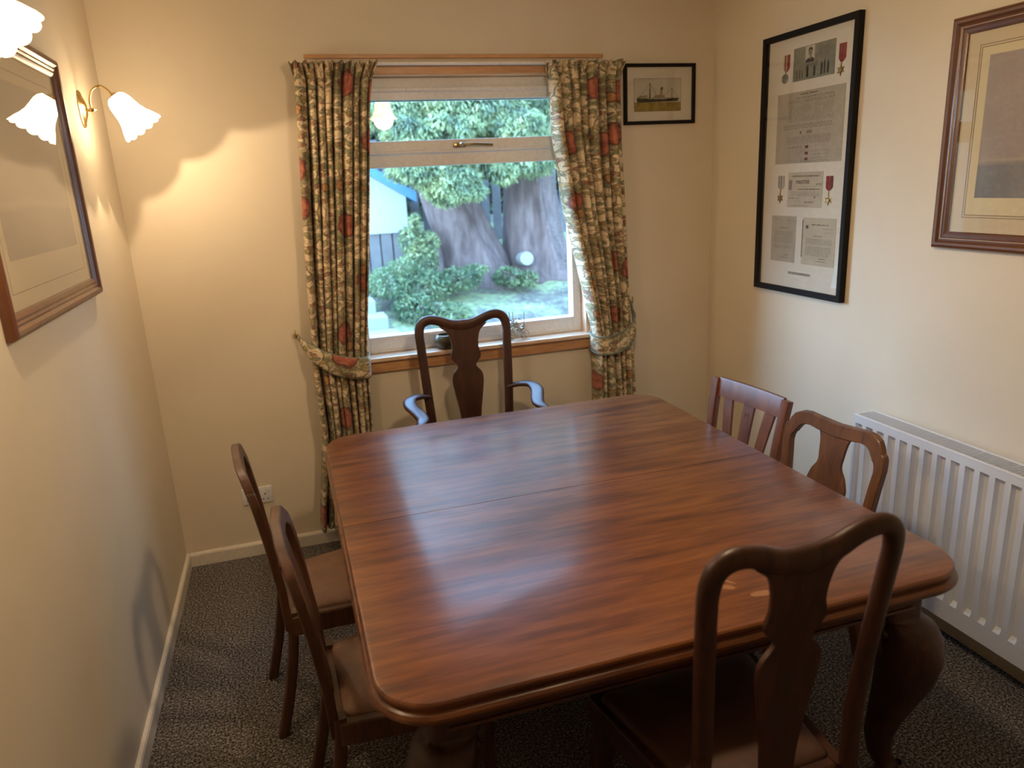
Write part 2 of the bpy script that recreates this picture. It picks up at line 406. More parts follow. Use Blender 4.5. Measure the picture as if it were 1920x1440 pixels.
def align(origin, axis):
    q = Vector(axis).to_track_quat('Z', 'Y'); return Matrix.Translation(origin) @ q.to_matrix().to_4x4()
def ball(bm, c, r, sx=1, sy=1, sz=1, seg=16, mi=0):
    res = bmesh.ops.create_uvsphere(bm, u_segments=seg, v_segments=max(6, seg // 2), radius=r, matrix=Matrix.Translation(c) @ Matrix.Diagonal((sx, sy, sz, 1)))
    for f in {f for v in res['verts'] for f in v.link_faces}: f.material_index = mi
    return bm
def poly_prism(bm, pts, f, t0, t1, mi=0):
    """pts 2D -> f(u, v, d); between d=t0 and t1"""
    return loft(bm, [[f(u, v, t0) for u, v in pts], [f(u, v, t1) for u, v in pts]], True, True, mi)

# ------------------------------------------------------------ room
def struct(name, bm, mat, parent=None, **kw):
    o = obj(name, bm, mat, parent, **kw)
    if parent is None: o['kind'] = 'structure'
    return o
T = .12
bm = B(); box(bm, -T, W + T, YF - T, .30, -.1, 0); struct('floor', bm, M['carpet'])
bm = B(); box(bm, -T, W + T, YF - T, .30, H, H + .1); struct('ceiling', bm, M['ceiling'])
bm = B(); box(bm, -T, 0, YF - T, .30, 0, H); struct('wall_left', bm, M['wall'])
bm = B(); box(bm, W, W + T, YF - T, .30, 0, H); struct('wall_right', bm, M['wall'])
bm = B(); box(bm, 0, W, YF - T, YF, 0, H); struct('wall_front', bm, M['wall'])
WX0, WX1, WZ0, WZ1 = .955, 2.215, .945, 2.315      # window opening
bm = B()
box(bm, 0, WX0, 0, .30, 0, H); box(bm, WX1, W, 0, .30, 0, H)
box(bm, WX0, WX1, 0, .30, 0, WZ0); box(bm, WX0, WX1, 0, .30, WZ1, H)
struct('wall_back', bm, M['wall'])
def skirt(name, a, b, nrm):
    bm = B(); prof = [(0, 0), (.016, 0), (.016, .058), (.012, .066), (0, .070)]
    nx, ny = nrm
    loft(bm, [[Vector((p[0] + nx * d, p[1] + ny * d, z)) for d, z in prof] for p in (a, b)])
    struct(name, bm, M['skirting'])
skirt('baseboard_back', (0.016, 0), (W - .016, 0), (0, -1))
skirt('baseboard_left', (0, 0), (0, YF), (1, 0))
skirt('baseboard_right', (W, 0), (W, YF), (-1, 0))
skirt('baseboard_front', (0.016, YF), (W - .016, YF), (0, 1))

# window_1: lining, frame, sash, transom, panes, handle, sill
wroot = bpy.data.objects.new('window_1', None); COL.objects.link(wroot); wroot.location = (1.585, .07, WZ0); wroot['kind'] = 'structure'
bm = B(); box(bm, WX0, WX1, .003, .17, WZ1 - .016, WZ1 - .001); box(bm, WX0 + .001, WX0 + .017, .003, .17, WZ0, WZ1 - .016); box(bm, WX1 - .017, WX1 - .001, .003, .17, WZ0, WZ1 - .016)
obj('window_lining', bm, M['pine_pale'], wroot)
bm = B(); box(bm, WX0 - .05, WX1 + .05, -.016, 0, WZ1 - .012, WZ1 + .020, .003)
obj('architrave', bm, M['pine'], wroot)
for xa in ((WX0 - .05, WX0 - .002), (WX1 + .002, WX1 + .05)):
    bm = B(); box(bm, xa[0], xa[1], -.015, 0, .97, WZ1 - .0125, .003); obj('architrave', bm, M['pine_pale'], wroot)
bm = B(); box(bm, WX0 - .045, WX1 + .045, -.045, -.0005, .947, .968, .005); box(bm, WX0 + .001, WX1 - .001, -.01, .17, .9455, .968)
obj('window_sill', bm, M['pine_pale'], wroot)
bm = B(); box(bm, WX0 - .045, WX1 + .045, -.022, -.0005, .888, .9465, .003); obj('sill_apron', bm, M['pine'], wroot)
FY = .068
fx0, fx1 = WX0 + .018, WX1 - .018
bm = B()
box(bm, fx0, fx0 + .048, FY, FY + .07, .9685, WZ1 - .017, .004); box(bm, fx1 - .048, fx1, FY, FY + .07, .9685, WZ1 - .017, .004)
box(bm, fx0 + .048, fx1 - .048, FY, FY + .07, .9685, 1.052, .004)
box(bm, fx0 + .048, fx1 - .048, FY + .002, FY + .07, 2.196, WZ1 - .017, .004)
box(bm, fx0 + .048, fx1 - .048, FY + .004, FY + .07, 1.887, 1.946, .004)
for z in (.985, 1.035): box(bm, fx0 + .05, fx1 - .05, FY - .003, FY + .01, z, z + .006, .001)
obj('window_frame', bm, M['white'], wroot)
sx0, sx1 = fx0 + .050, fx1 - .050
bm = B()
box(bm, sx0, sx1, FY - .010, FY + .05, 1.948, 2.010, .004); box(bm, sx0, sx1, FY - .010, FY + .05, 2.196, 2.236, .004)
box(bm, sx0, sx0 + .04, FY - .010, FY + .05, 2.010, 2.196, .004); box(bm, sx1 - .04, sx1, FY - .010, FY + .05, 2.010, 2.196, .004)
box(bm, sx0 + .002, sx1 - .002, FY - .014, FY, 1.962, 1.968, .001)
sash = obj('top_sash', bm, M['white'], wroot)
bm = B(); box(bm, sx0 + .03, sx1 - .03, FY + .020, FY + .024, 2.0, 2.205); obj('glass_pane', bm, M['pane'], sash)
bm = B(); box(bm, fx0 + .04, fx1 - .04, FY + .030, FY + .034, 1.045, 1.895); obj('glass_pane', bm, M['pane'], wroot)
bm = B(); box(bm, sx0 + .02, sx1 - .02, FY - .026, FY - .0105, 2.232, 2.252, .003); tv = obj('trickle_vent', bm, M['white'], wroot)
bm = B(); box(bm, 1.205, 1.795, FY - .031, FY - .0262, 2.236, 2.248, .002); obj('vent_slider', bm, M['white'], tv)
bm = B()
for xk in (1.31, 1.75): ball(bm, (xk, FY - .034, 2.242), .004)
obj('vent_knob', bm, M['white'], tv, smooth=True)
bm = B(); sweep(bm, catmull([(1.545, FY - .022, 1.982), (1.60, FY - .036, 1.983), (1.66, FY - .038, 1.981), (1.725, FY - .036, 1.976)], 5), .006, .007, 10)
box(bm, 1.528, 1.592, FY - .020, FY - .0105, 1.970, 1.992, .004); hd = obj('window_handle', bm, M['brass_old'], wroot, smooth=True)
bm = B(); lathe(bm, [(.0001, -.004), (.010, -.002), (.012, .006), (.008, .016), (.0001, .018)], 16, align((1.565, FY - .022, 1.982), (0, -1, 0))); obj('handle_boss', bm, M['chrome'], hd, smooth=True)

# timber batten above the window + curtain track
bm = B(); box(bm, .853, 2.314, -.022, -.0005, 2.371, 2.388, .002)
tag(obj('curtain_batten', bm, M['pine']), 'long thin varnished pine batten fixed on the wall above the curtains', 'batten')
bm = B(); box(bm, .83, 2.37, -.042, -.006, 2.338, 2.352, .002)
trk = obj('curtain_track', bm, M['white']); tag(trk, 'white plastic curtain track under the pine batten', 'curtain track')
for x in (.9, 1.5855, 2.27):
    bm = B(); box(bm, x - .01, x + .01, -.0059, -.0005, 2.335, 2.356, .001); obj('bracket', bm, M['white'], trk, local=False)
# ------------------------------------------------------------ curtains
def curtain(name, ltab, rtab, z0, z1, seed, label, folds):
    rng = random.Random(seed); n = 260; rows = 90
    ph = [rng.uniform(0, 6.28) for _ in range(5)]
    bm = B(); uvl = bm.loops.layers.uv.new('UVMap')
    grid = []; us = []
    for j in range(rows + 1):
        z = z1 + (z0 - z1) * j / rows
        xl, xr = interp(ltab, z), interp(rtab, z); w = xr - xl
        amp = .036 + .012 * min(1, (z1 - z) / .5)
        tie = math.exp(-((z - .97) / .10) ** 2); amp *= 1 - .45 * tie
        head = max(0, 1 - (z1 - z) / .085)
        row = []
        for i in range(n + 1):
            s = i / n
            sw = s + .018 * math.sin(6.28 * s * 2 + ph[0]) + .010 * math.sin(6.28 * s * 5 + ph[1] + z * 1.4)
            a = 2 * math.pi * folds * sw
            f = math.sin(a); f = math.copysign(abs(f) ** .62, f)
            f2 = math.sin(a * .5 + ph[2] + z * .8) * .35
            fh = math.sin(2 * math.pi * folds * 2.0 * s + ph[3]); fh = math.copysign(abs(fh) ** .8, fh)
            f = (f + f2) / 1.25 * (1 - head * .65) + fh * head * .55
            x = xl + w * s + math.cos(a) * w / folds * .16 * (1 - head)
            y = -.090 + amp * f - .006 * math.sin(z * 7 + s * 9)
            if head > .55: y -= (head - .55) * .03
            y = min(y, -.046)
            zz = z + (.006 * math.sin(s * 61 + seed) * head)
            row.append(bm.verts.new((x, y, zz)))
        grid.append(row)
    clothw = .66
    for j in range(rows):
        for i in range(n):
            f = bm.faces.new((grid[j][i], grid[j][i + 1], grid[j + 1][i + 1], grid[j + 1][i]))
            for l, (jj, ii) in zip(f.loops, ((j, i), (j, i + 1), (j + 1, i + 1), (j + 1, i))):
                l[uvl].uv = (seed * 1.7 + clothw * ii / n * 1.0, (z1 + (z0 - z1) * jj / rows))
    o = obj(name, bm, M['floral'], recalc=False, smooth=True, auto=180)
    md = o.modifiers.new('thick', 'SOLIDIFY'); md.thickness = .003; md.offset = 0
    return tag(o, label, 'curtain', 'floral curtains at the window')
cl = curtain('curtain', [(.1, .655), (.2, .665), (.62, .722), (.9, .715), (1.07, .722), (1.45, .742), (2.1, .785), (2.27, .795), (2.345, .778)],
        [(.1, .90), (.62, .975), (.86, .982), (1.04, .990), (1.43, 1.037), (2.156, 1.115), (2.27, 1.135), (2.335, 1.165)], .12, 2.345, 3,
        'long floral curtain hanging left of the window, patterned with fruit and leaves', 8.5)
cr = curtain('curtain', [(.1, 2.19), (.63, 2.205), (.97, 2.205), (1.34, 2.130), (1.62, 2.062), (2.01, 2.004), (2.25, 1.995), (2.335, 1.972)],
        [(.1, 2.46), (.6, 2.443), (1.03, 2.419), (1.32, 2.405), (1.87, 2.380), (2.25, 2.375), (2.343, 2.398)], .12, 2.345, 8,
        'long floral curtain hanging right of the window beside the small ship picture', 8.0)
bm = B()
sweep(bm, catmull([(2.012, -.040, 2.02), (2.055, -.040, 1.64), (2.125, -.040, 1.34), (2.203, -.042, 1.0)], 8), .012, .0015, 8, up=(0, 1, 0))
obj('curtain_lining', bm, M['lining'], cr).location = -cr.location
def tieback(name, pts, hs, label):
    pc = catmull(pts, 8); n = len(pc); bm = B(); uvl = bm.loops.layers.uv.new('UVMap')
    top, bot = [], []
    for i, p in enumerate(pc):
        h = interp([(k / (len(hs) - 1), v) for k, v in enumerate(hs)], i / (n - 1)); top.append(p + Vector((0, 0, h / 2))); bot.append(p - Vector((0, 0, h / 2)))
    rows = 6; g = [[bm.verts.new(top[i].lerp(bot[i], j / rows) + Vector((0, -.006 * math.sin(math.pi * j / rows), 0))) for i in range(n)] for j in range(rows + 1)]
    L = [0]
    for i in range(1, n): L.append(L[-1] + (pc[i] - pc[i - 1]).length)
    for j in range(rows):
        for i in range(n - 1):
            f = bm.faces.new((g[j][i], g[j][i + 1], g[j + 1][i + 1], g[j + 1][i]))
            for l, (jj, ii) in zip(f.loops, ((j, i), (j, i + 1), (j + 1, i + 1), (j + 1, i))):
                l[uvl].uv = (L[ii] + 2.2, top[ii].lerp(bot[ii], jj / rows).z)
    o = obj(name, bm, M['floral'], recalc=False, smooth=True, auto=180)
    md = o.modifiers.new('thick', 'SOLIDIFY'); md.thickness = .004
    tag(o, label, 'tieback', 'floral curtain tiebacks')
    for edge in (top, bot):
        b2 = B(); sweep(b2, edge, .0038, None, 8); q = obj('piping', b2, M['piping'], o, smooth=True)
    return o
tieback('curtain_tieback', [(.668, -.026, 1.118), (.690, -.060, 1.080), (.735, -.135, 1.040), (.82, -.150, .985), (.92, -.150, .955), (.980, -.135, .950), (.995, -.075, .955), (.985, -.036, .965)],
        [.012, .05, .085, .10, .10, .105, .10, .09], 'floral fabric tieback gathering the left curtain to its brass hook')
tieback('curtain_tieback', [(2.455, -.026, 1.115), (2.448, -.065, 1.06), (2.432, -.125, 1.00), (2.37, -.150, .945), (2.30, -.150, .918), (2.225, -.145, .915), (2.192, -.100, .925), (2.197, -.036, .935)],
        [.012, .05, .10, .105, .10, .095, .09, .09], 'floral fabric tieback gathering the right curtain to its brass hook')
for x, z, lab in ((.660, 1.118, 'small brass tieback hook on the wall left of the window'), (2.463, 1.115, 'small brass tieback hook on the wall right of the window')):
    bm = B(); lathe(bm, [(.0001, 0), (.012, 0), (.012, .003), (.006, .006), (.004, .02), (.0001, .021)], 14, align((x, -.0003, z), (0, -1, 0)))
    sweep(bm, catmull([(x, -.018, z), (x, -.030, z - .004), (x, -.036, z + .008), (x, -.034, z + .024), (x, -.028, z + .030)], 4), .0035, None, 8)
    tag(obj('tieback_hook', bm, M['brass'], smooth=True), lab, 'hook', 'brass tieback hooks')

# ------------------------------------------------------------ pictures
def Mright(u, v, d): return Vector((W - d, u, v))
def Mleft(u, v, d): return Vector((d, u, v))
def Mback(u, v, d): return Vector((u, -d, v))
def fring(bm, mp, u0, u1, v0, v1, prof, mi=0):
    """mitred frame: prof = [(inset, depth)] closed section"""
    cs = []
    for i, d in prof:
        cs.append([mp(u0 + i, v0 + i, d), mp(u1 - i, v0 + i, d), mp(u1 - i, v1 - i, d), mp(u0 + i, v1 - i, d)])
    vs = [[bm.verts.new(p) for p in c] for c in cs]
    n = len(vs)
    for a in range(n):
        for k in range(4):
            f = bm.faces.new((vs[a][k], vs[a][(k + 1) % 4], vs[(a + 1) % n][(k + 1) % 4], vs[(a + 1) % n][k])); f.material_index = mi
def quad(bm, mp, u0, u1, v0, v1, d0, d1, mi=0):
    poly_prism(bm, [(u0, v0), (u1, v0), (u1, v1), (u0, v1)], mp, d0, d1, mi)
BIGPROF = [(0, .001), (0, .016), (.004, .024), (.012, .028), (.020, .026), (.028, .019), (.034, .020), (.040, .017), (.046, .018), (.055, .015), (.060, .011), (.060, .001)]

# small ship picture, back wall
r = thing('ship_picture', 'small black framed print of a steamship on a yellow sea, on the window wall', 'picture', (2.6375, 0, 2.195))
bm = B(); fring(bm, Mback, 2.431, 2.844, 2.046, 2.343, [(0, .001), (0, .019), (.003, .021), (.014, .021), (.017, .018), (.017, .001)]); fr = obj('frame', bm, M['black'], r)
bm = B(); quad(bm, Mback, 2.446, 2.829, 2.061, 2.328, .002, .006); obj('mount', bm, M['mat_white'], r)
bm = B()
quad(bm, Mback, 2.490, 2.765, 2.110, 2.272, .0062, .0066, 0)        # line border
quad(bm, Mback, 2.492, 2.763, 2.155, 2.270, .0066, .0070, 1)        # sky
quad(bm, Mback, 2.492, 2.763, 2.112, 2.155, .0066, .0070, 2)        # sea
hx = lambda u, v: (2.492 + u * .271, 2.112 + v * .158)
poly = lambda pts, mi, d=.0073: poly_prism(bm, [hx(u, v) for u, v in pts], Mback, .0069, d, mi)
poly([(.05, .42), (.06, .27), (.5, .28), (.93, .30), (.97, .40), (.6, .375), (.3, .38)], 3)
poly([(.12, .39), (.93, .39), (.93, .41), (.12, .42)], 4, .0074)
poly([(.40, .40), (.66, .40), (.64, .50), (.44, .50)], 4, .0076)
poly([(.46, .50), (.60, .50), (.60, .54), (.46, .54)], 1, .0077)
poly([(.545, .42), (.60, .42), (.605, .72), (.565, .72)], 5, .0078)
poly([(.560, .66), (.61, .66), (.612, .74), (.562, .74)], 3, .0079)
poly([(.315, .40), (.345, .40), (.338, .88), (.326, .88)], 3, .0076)
poly([(.800, .40), (.812, .40), (.808, .72), (.803, .72)], 3, .0076)
for a, bb in (((.33, .86), (.10, .42)), ((.335, .86), (.46, .52)), ((.806, .70), (.64, .50)), ((.806, .70), (.94, .42))):
    dx, dy = bb[0] - a[0], bb[1] - a[1]; L = math.hypot(dx, dy); nx, ny = -dy / L * .003, dx / L * .003
    poly([(a[0] + nx, a[1] + ny), (bb[0] + nx, bb[1] + ny), (bb[0] - nx, bb[1] - ny), (a[0] - nx, a[1] - ny)], 3, .0075)
poly([(.07, .44), (.10, .42), (.28, .43), (.27, .50), (.12, .47)], 4, .0072)
obj('ship_print', bm, [M['line'], M['sky_wash'], M['sea_ochre'], M['ship_dark'], M['ship_mid'], M['ship_buff']], r)
bm = B(); quad(bm, Mback, 2.449, 2.826, 2.064, 2.325, .0135, .0150); obj('picture_glass', bm, M['picture_glass'], r)

# tall framed medal display, right wall
r = thing('medal_display', 'tall black framed display of war medals, portrait and certificates on the right wall', 'picture', (W, -.77, 1.79))
bm = B(); fring(bm, Mright, -1.078, -.460, 1.211, 2.377, [(0, .001), (0, .028), (.002, .030), (.023, .030), (.025, .028), (.025, .001)]); obj('frame', bm, M['black'], r)
bm = B(); quad(bm, Mright, -1.056, -.482, 1.233, 2.355, .002, .006); obj('mount', bm, M['mat_white'], r)
def sheet(name, u0, u1, v0, v1, mats, extra=None, d=.006):
    bm = B(); quad(bm, Mright, min(u0, u1), max(u0, u1), v0, v1, d, d + .0012, 0)
    def rect(a, bq, c, e, mi, dd=.0004):      # fractions: a,bq across from left (window side), c,e down from top
        ua, ub = u0 + (u1 - u0) * a, u0 + (u1 - u0) * bq
        va, vb = v1 - (v1 - v0) * c, v1 - (v1 - v0) * e
        quad(bm, Mright, min(ua, ub), max(ua, ub), min(va, vb), max(va, vb), d + .0011, d + .0012 + dd, mi)
    if extra: extra(bm, rect)
    return obj(name, bm, mats, r)
def words(rect, rng, x0, x1, y, h, mi, gap=.016, lo=.02, hi=.07):
    x = x0
    while x < x1 - .01:
        w = min(rng.uniform(lo, hi), x1 - x); rect(x, x + w, y, y + h, mi); x += w + gap
rg = random.Random(5)
def photo_x(bm, rect):
    rect(.295, .52, .02, .50, 1)
    f = lambda a, c: Mright(-.662 + (-.930 + .662) * a, 2.302 - .139 * c, .0079)
    def ell(cx, cy, rx, ry, mi, dd):
        pts = [(cx + rx * math.cos(t), cy + ry * math.sin(t)) for t in [k * 2 * math.pi / 20 for k in range(20)]]
        fp = lambda a, c, e: Mright(-.662 - .268 * a, 2.302 - .139 * c, e)
        poly_prism(bm, pts, fp, .0074, dd, mi)
    fp = lambda a, c, e: Mright(-.662 - .268 * a, 2.302 - .139 * c, e)
    poly_prism(bm, [(.30, .50), (.31, .42), (.36, .385), (.39, .36), (.45, .36), (.49, .39), (.515, .43), (.515, .50)], fp, .0074, .0080, 2)
    poly_prism(bm, [(.385, .38), (.40, .32), (.44, .32), (.45, .37), (.42, .42)], fp, .0074, .0081, 3)
    ell(.418, .215, .045, .115, 3, .0083)
    poly_prism(bm, [(.368, .20), (.372, .12), (.395, .075), (.44, .07), (.468, .12), (.468, .19), (.455, .15), (.42, .13), (.385, .15)], fp, .0074, .0087, 2)
    for cx in (.402, .436): ell(cx, .21, .008, .012, 2, .0087)
    ell(.419, .285, .016, .008, 2, .0087); ell(.419, .245, .005, .018, 4, .0087)
    for k, (x, w, t) in enumerate(((.10, .03, .70), (.17, .03, .70), (.235, .03, .72), (.36, .05, .64), (.53, .05, .66), (.70, .045, .62), (.77, .03, .56), (.85, .045, .62))):
        rect(x - w / 2, x + w / 2, t, .93, 2 if k > 2 else 4)
        rect(x - w / 4, x + w / 4, t - .05, t, 2 if k > 2 else 4)
    for k in range(5): rect(.62, .86, .12 + k * .05, .135 + k * .05, 4)
    for k in range(4): rect(.33, .60, .55 + k * .028, .562 + k * .028, 4)
sheet('portrait_photograph', -.662, -.930, 2.163, 2.302, [M['photo_grey'], M['photo_pale'], M['ink_dark'], M['photo_skin'], M['ink']], photo_x)
def doc_x(bm, rect):
    words(rect, rg, .36, .64, .035, .012, 2, .02, .09, .13)
    for k, y in enumerate((.085, .11, .135, .16)): words(rect, rg, .18 if k else .30, .86, y, .007, 1 if k % 2 else 2)
    for k in range(14): words(rect, rg, .20, .86, .19 + k * .0165, .006, 1)
    for y in (.455, .475, .50): words(rect, rg, .12, .84, y, .006, 2)
    rect(.38, .40, .55, .59, 2); rect(.48, .56, .545, .59, 1)
    for k in range(7): words(rect, rg, .18, .84, .62 + k * .0165, .007, 1)
    for y in (.76, .775): words(rect, rg, .19, .42, y, .006, 2)
    for k in range(7): words(rect, rg, .20, .44, .80 + k * .025, .006, 1)
    for k in range(3): words(rect, rg, .56, .84, .83 + k * .05, .006, 1)
    for y in (.965, .98): words(rect, rg, .17, .84, y, .005, 1)
    for cy in (.755, .845, .925):
        rect(.475, .515, cy, cy + .038, 3, .002)
sheet('certificate', -.5635, -1.005, 1.808, 2.118, [M['paper_grey'], M['ink_grey'], M['ink'], M['seal']], doc_x)
def cert_x(bm, rect):
    rect(.03, .12, .22, .50, 1)
    for k in range(4): words(rect, rg, .10, .92, .555 + k * .035, .010, 1, .012, .03, .09)
    words(rect, rg, .30, .92, .475, .022, 3, .012, .04, .10)
    words(rect, rg, .06, .22, .73, .018, 3); words(rect, rg, .28, .34, .74, .015, 2); rect(.78, .81, .69, .73, 3)
    rect(.84, .97, .33, .345, 2); rect(.82, .86, .35, .37, 2); rect(.90, .97, .37, .385, 2)
    words(rect, rg, .30, .75, .395, .008, 1)
    for k in range(9): rect(.50 + k * .03, .515 + k * .03, .84 - .01 * (k % 3), .86 + .012 * (k % 2), 2)
    for k in range(6): rect(.20 + k * .03, .21 + k * .03, .80 + .01 * (k % 2), .815 + .01 * (k % 2), 1)
    words(rect, rg, .08, .60, .95, .010, 2)
cert = sheet('certificate', -.666, -.902, 1.611, 1.769, [M['paper'], M['ink_grey'], M['ink'], M['ink_dark']], cert_x)
def letter_x(a):
    def f(bm, rect):
        if a:
            rect(.10, .18, .16, .23, 2); words(rect, rg, .28, .78, .135, .018, 2, .03, .08, .14); rect(-.01, .01, .05, .85, 3)
            words(rect, rg, .62, .94, .22, .010, 1); words(rect, rg, .66, .96, .29, .006, 1); words(rect, rg, .34, .62, .375, .012, 2)
        else:
            words(rect, rg, .10, .40, .06, .012, 1); words(rect, rg, .60, .94, .05, .012, 1); words(rect, rg, .60, .94, .10, .010, 2)
            words(rect, rg, .65, .94, .155, .010, 1); words(rect, rg, .34, .70, .255, .014, 2)
        for k in range(5): words(rect, rg, .12, .90, (.44 if a else .33) + k * .026, .010, 1)
        for k in range(5): words(rect, rg, .12, .90, (.60 if a else .47) + k * .026, .010, 1)
        for k in range(3): words(rect, rg, .12, .84, (.735 if a else .64) + k * .026, .010, 1)
        words(rect, rg, .55, .74, .84, .014, 2); words(rect, rg, .45, .76, .90, .012, 2)
    return f
sheet('letter', -.559, -.738, 1.354, 1.570, [M['paper_grey'], M['ink_grey'], M['ink'], M['ink_dark']], letter_x(0))
sheet('letter', -.786, -1.002, 1.354, 1.567, [M['paper'], M['ink_grey'], M['ink'], M['ink_dark']], letter_x(1))
def cap_x(bm, rect): words(rect, rg, .04, .96, .25, .25, 1, .008); words(rect, rg, .04, .96, .6, .25, 1, .008)
sheet('caption_strip', -.690, -.860, 1.298, 1.315, [M['mat_white'], M['ink']], cap_x)
def text_mesh(body, size, place, mat, parent, name, sx=1.0):
    cu = bpy.data.curves.new('lettering', 'FONT'); cu.body = body; cu.size = size; cu.align_x = 'CENTER'; cu.extrude = .0003; cu.space_character = 1.08
    t = bpy.data.objects.new('lettering', cu); COL.objects.link(t)
    me = bpy.data.meshes.new_from_object(t.evaluated_get(bpy.context.evaluated_depsgraph_get()))
    bpy.data.objects.remove(t); bpy.data.curves.remove(cu)
    off = Vector(root_of(parent).location)
    for v in me.vertices: v.co = place(v.co.x * sx, v.co.y, v.co.z + .0003) - off
    me.name = name; me.materials.append(mat)
    ob = bpy.data.objects.new(name, me); COL.objects.link(ob); ob.parent = parent
    return ob
pl = lambda cu_, cv: (lambda x, y, z: Mright(cu_ - x, cv + y, .0076 + z))
text_mesh('MASTER', .024, pl(-.768, 1.716), M['ink_dark'], cert, 'heading_lettering', 1.0)
text_mesh('CERTIFICATE OF COMPETENCY', .0105, pl(-.788, 1.747), M['ink'], cert, 'small_lettering', 1.15)
def medal(uc, vt, w, h, mc, kind, c1, c2, skew):
    bm = B(); x0, x1 = uc - w / 2, uc + w / 2
    # ribbon with coloured stripes, narrowing to the suspender
    for k in range(5):
        a, c = x0 + w * k / 5, x0 + w * (k + 1) / 5
        t = lambda u: uc + skew + (u - uc) * .35
        poly_prism(bm, [(a, vt), (c, vt), (c, vt - h * .8), (t(c), vt - h), (t(a), vt - h), (a, vt - h * .8)], Mright, .0062, .0085, 0 if k in (0, 1, 3) else 1)
    rb = obj('medal_ribbon', bm, [c1, c2], r)
    bm = B(); cu_, cv = mc; rr = .023
    if kind == 'star':
        pts = [(cu_ + (rr if k % 2 == 0 else rr * .48) * math.sin(math.pi * k / 6), cv + (rr if k % 2 == 0 else rr * .48) * math.cos(math.pi * k / 6)) for k in range(12)]
        poly_prism(bm, pts, Mright, .0062, .0095); lathe(bm, [(.011, .0), (.011, .004), (.009, .005), (.0001, .0052)], 18, align(Mright(cu_, cv, .0085), (-1, 0, 0)))
        mt = M['bronze']
    else:
        lathe(bm, [(.0001, 0), (.021, 0), (.021, .004), (.018, .005), (.0165, .0036), (.0001, .0042)], 28, align(Mright(cu_, cv, .006), (-1, 0, 0)))
        mt = M['silver']
    sweep(bm, [Mright(cu_, cv + rr * .8, .0085), Mright(uc + skew, vt - h, .0085)], .002, None, 8)
    obj('medal_disc' if kind != 'star' else 'medal_star', bm, mt, r)
medal(-.615, 2.285, .042, .072, (-.608, 2.185), 'disc', M['ribbon_red'], M['ribbon_pale'], .002)
medal(-.973, 2.275, .040, .072, (-.968, 2.172), 'star', M['ribbon_red'], M['ribbon_dark'], .002)
medal(-.617, 1.755, .044, .062, (-.612, 1.652), 'star', M['ribbon_pale'], M['ribbon_blue'], .002)
medal(-.944, 1.748, .042, .062, (-.943, 1.645), 'star', M['ribbon_dark'], M['ribbon_red'], .002)
bm = B(); quad(bm, Mright, -1.053, -.485, 1.236, 2.352, .0205, .0225); obj('picture_glass', bm, M['picture_glass'], r)

# large mahogany framed picture, right wall
def sea_mat(name, top, mid, low, hz, zspan, z0):
    """a painted seascape: hazy sky over darker water (the picture's own tones)"""
    m, nt, b = newmat(name)
    t = N(nt, 'ShaderNodeTexCoord'); s = N(nt, 'ShaderNodeSeparateXYZ'); nt.links.new(t.outputs['Object'], s.inputs[0])
    z = mth(nt, 'DIVIDE', mth(nt, 'SUBTRACT', s.outputs[2], z0), zspan)
    nn = noise(nt, coords(nt, (1, .5, 5)), 6, 5, .6); nn2 = noise(nt, coords(nt, (1, 1, 1)), 3.0, 3)
    zz = mth(nt, 'ADD', z, mth(nt, 'MULTIPLY', mth(nt, 'SUBTRACT', nn, .5), .12))
    c = ramp(nt, zz, [(0, low), (max(.02, hz - .05), tuple(x * 1.05 for x in low)), (hz, mid), (hz + .04, top), (1, top)])
    c = mixc(nt, mth(nt, 'MULTIPLY', nn2, .5), c, tuple(min(1, x * 1.45) for x in mid))
    nt.links.new(c, b.inputs['Base Color']); setin(b, Roughness=.7); return m
r = thing('seascape_picture', 'large picture in a mahogany frame with a grey seascape, right wall above the radiator', 'picture', (W, -2.0, 1.868))
U0, U1 = -2.50, -1.518
bm = B(); fring(bm, Mright, U0, U1, 1.482, 2.255, BIGPROF); fr = obj('frame', bm, M['frame_wood'], r, smooth=True, auto=25)
bm = B(); fring(bm, Mright, U0 + .0345, U1 - .0345, 1.5165, 2.2205, [(0, .0185), (0, .0208), (.0016, .0208), (.0016, .0185)]); obj('inlay_line', bm, M['inlay'], fr)
bm = B(); quad(bm, Mright, U0 + .055, U1 - .055, 1.537, 2.200, .002, .006); obj('mount', bm, M['mat_cream'], r)
bm = B(); fring(bm, Mright, U0 + .105, U1 - .105, 1.592, 2.155, [(0, .0062), (0, .0066), (.002, .0066), (.002, .0062)]); fring(bm, Mright, U0 + .113, U1 - .113, 1.600, 2.147, [(0, .0062), (0, .0066), (.002, .0066), (.002, .0062)])
obj('mount_lines', bm, M['line'], r)
bm = B(); quad(bm, Mright, U0 + .117, U1 - .117, 1.604, 2.143, .0061, .0070); obj('inner_mount', bm, M['mat_buff'], r)
bm = B(); quad(bm, Mright, U0 + .147, U1 - .147, 1.660, 2.118, .0071, .0078)
sp = obj('seascape_print', bm, sea_mat('seascape print', (.33, .28, .28), (.44, .36, .31), (.15, .165, .20), .27, .458, 1.660 - 1.868), r)
bm = B(); quad(bm, Mright, U0 + .057, U1 - .057, 1.539, 2.198, .0120, .0135); obj('picture_glass', bm, M['picture_glass'], r)

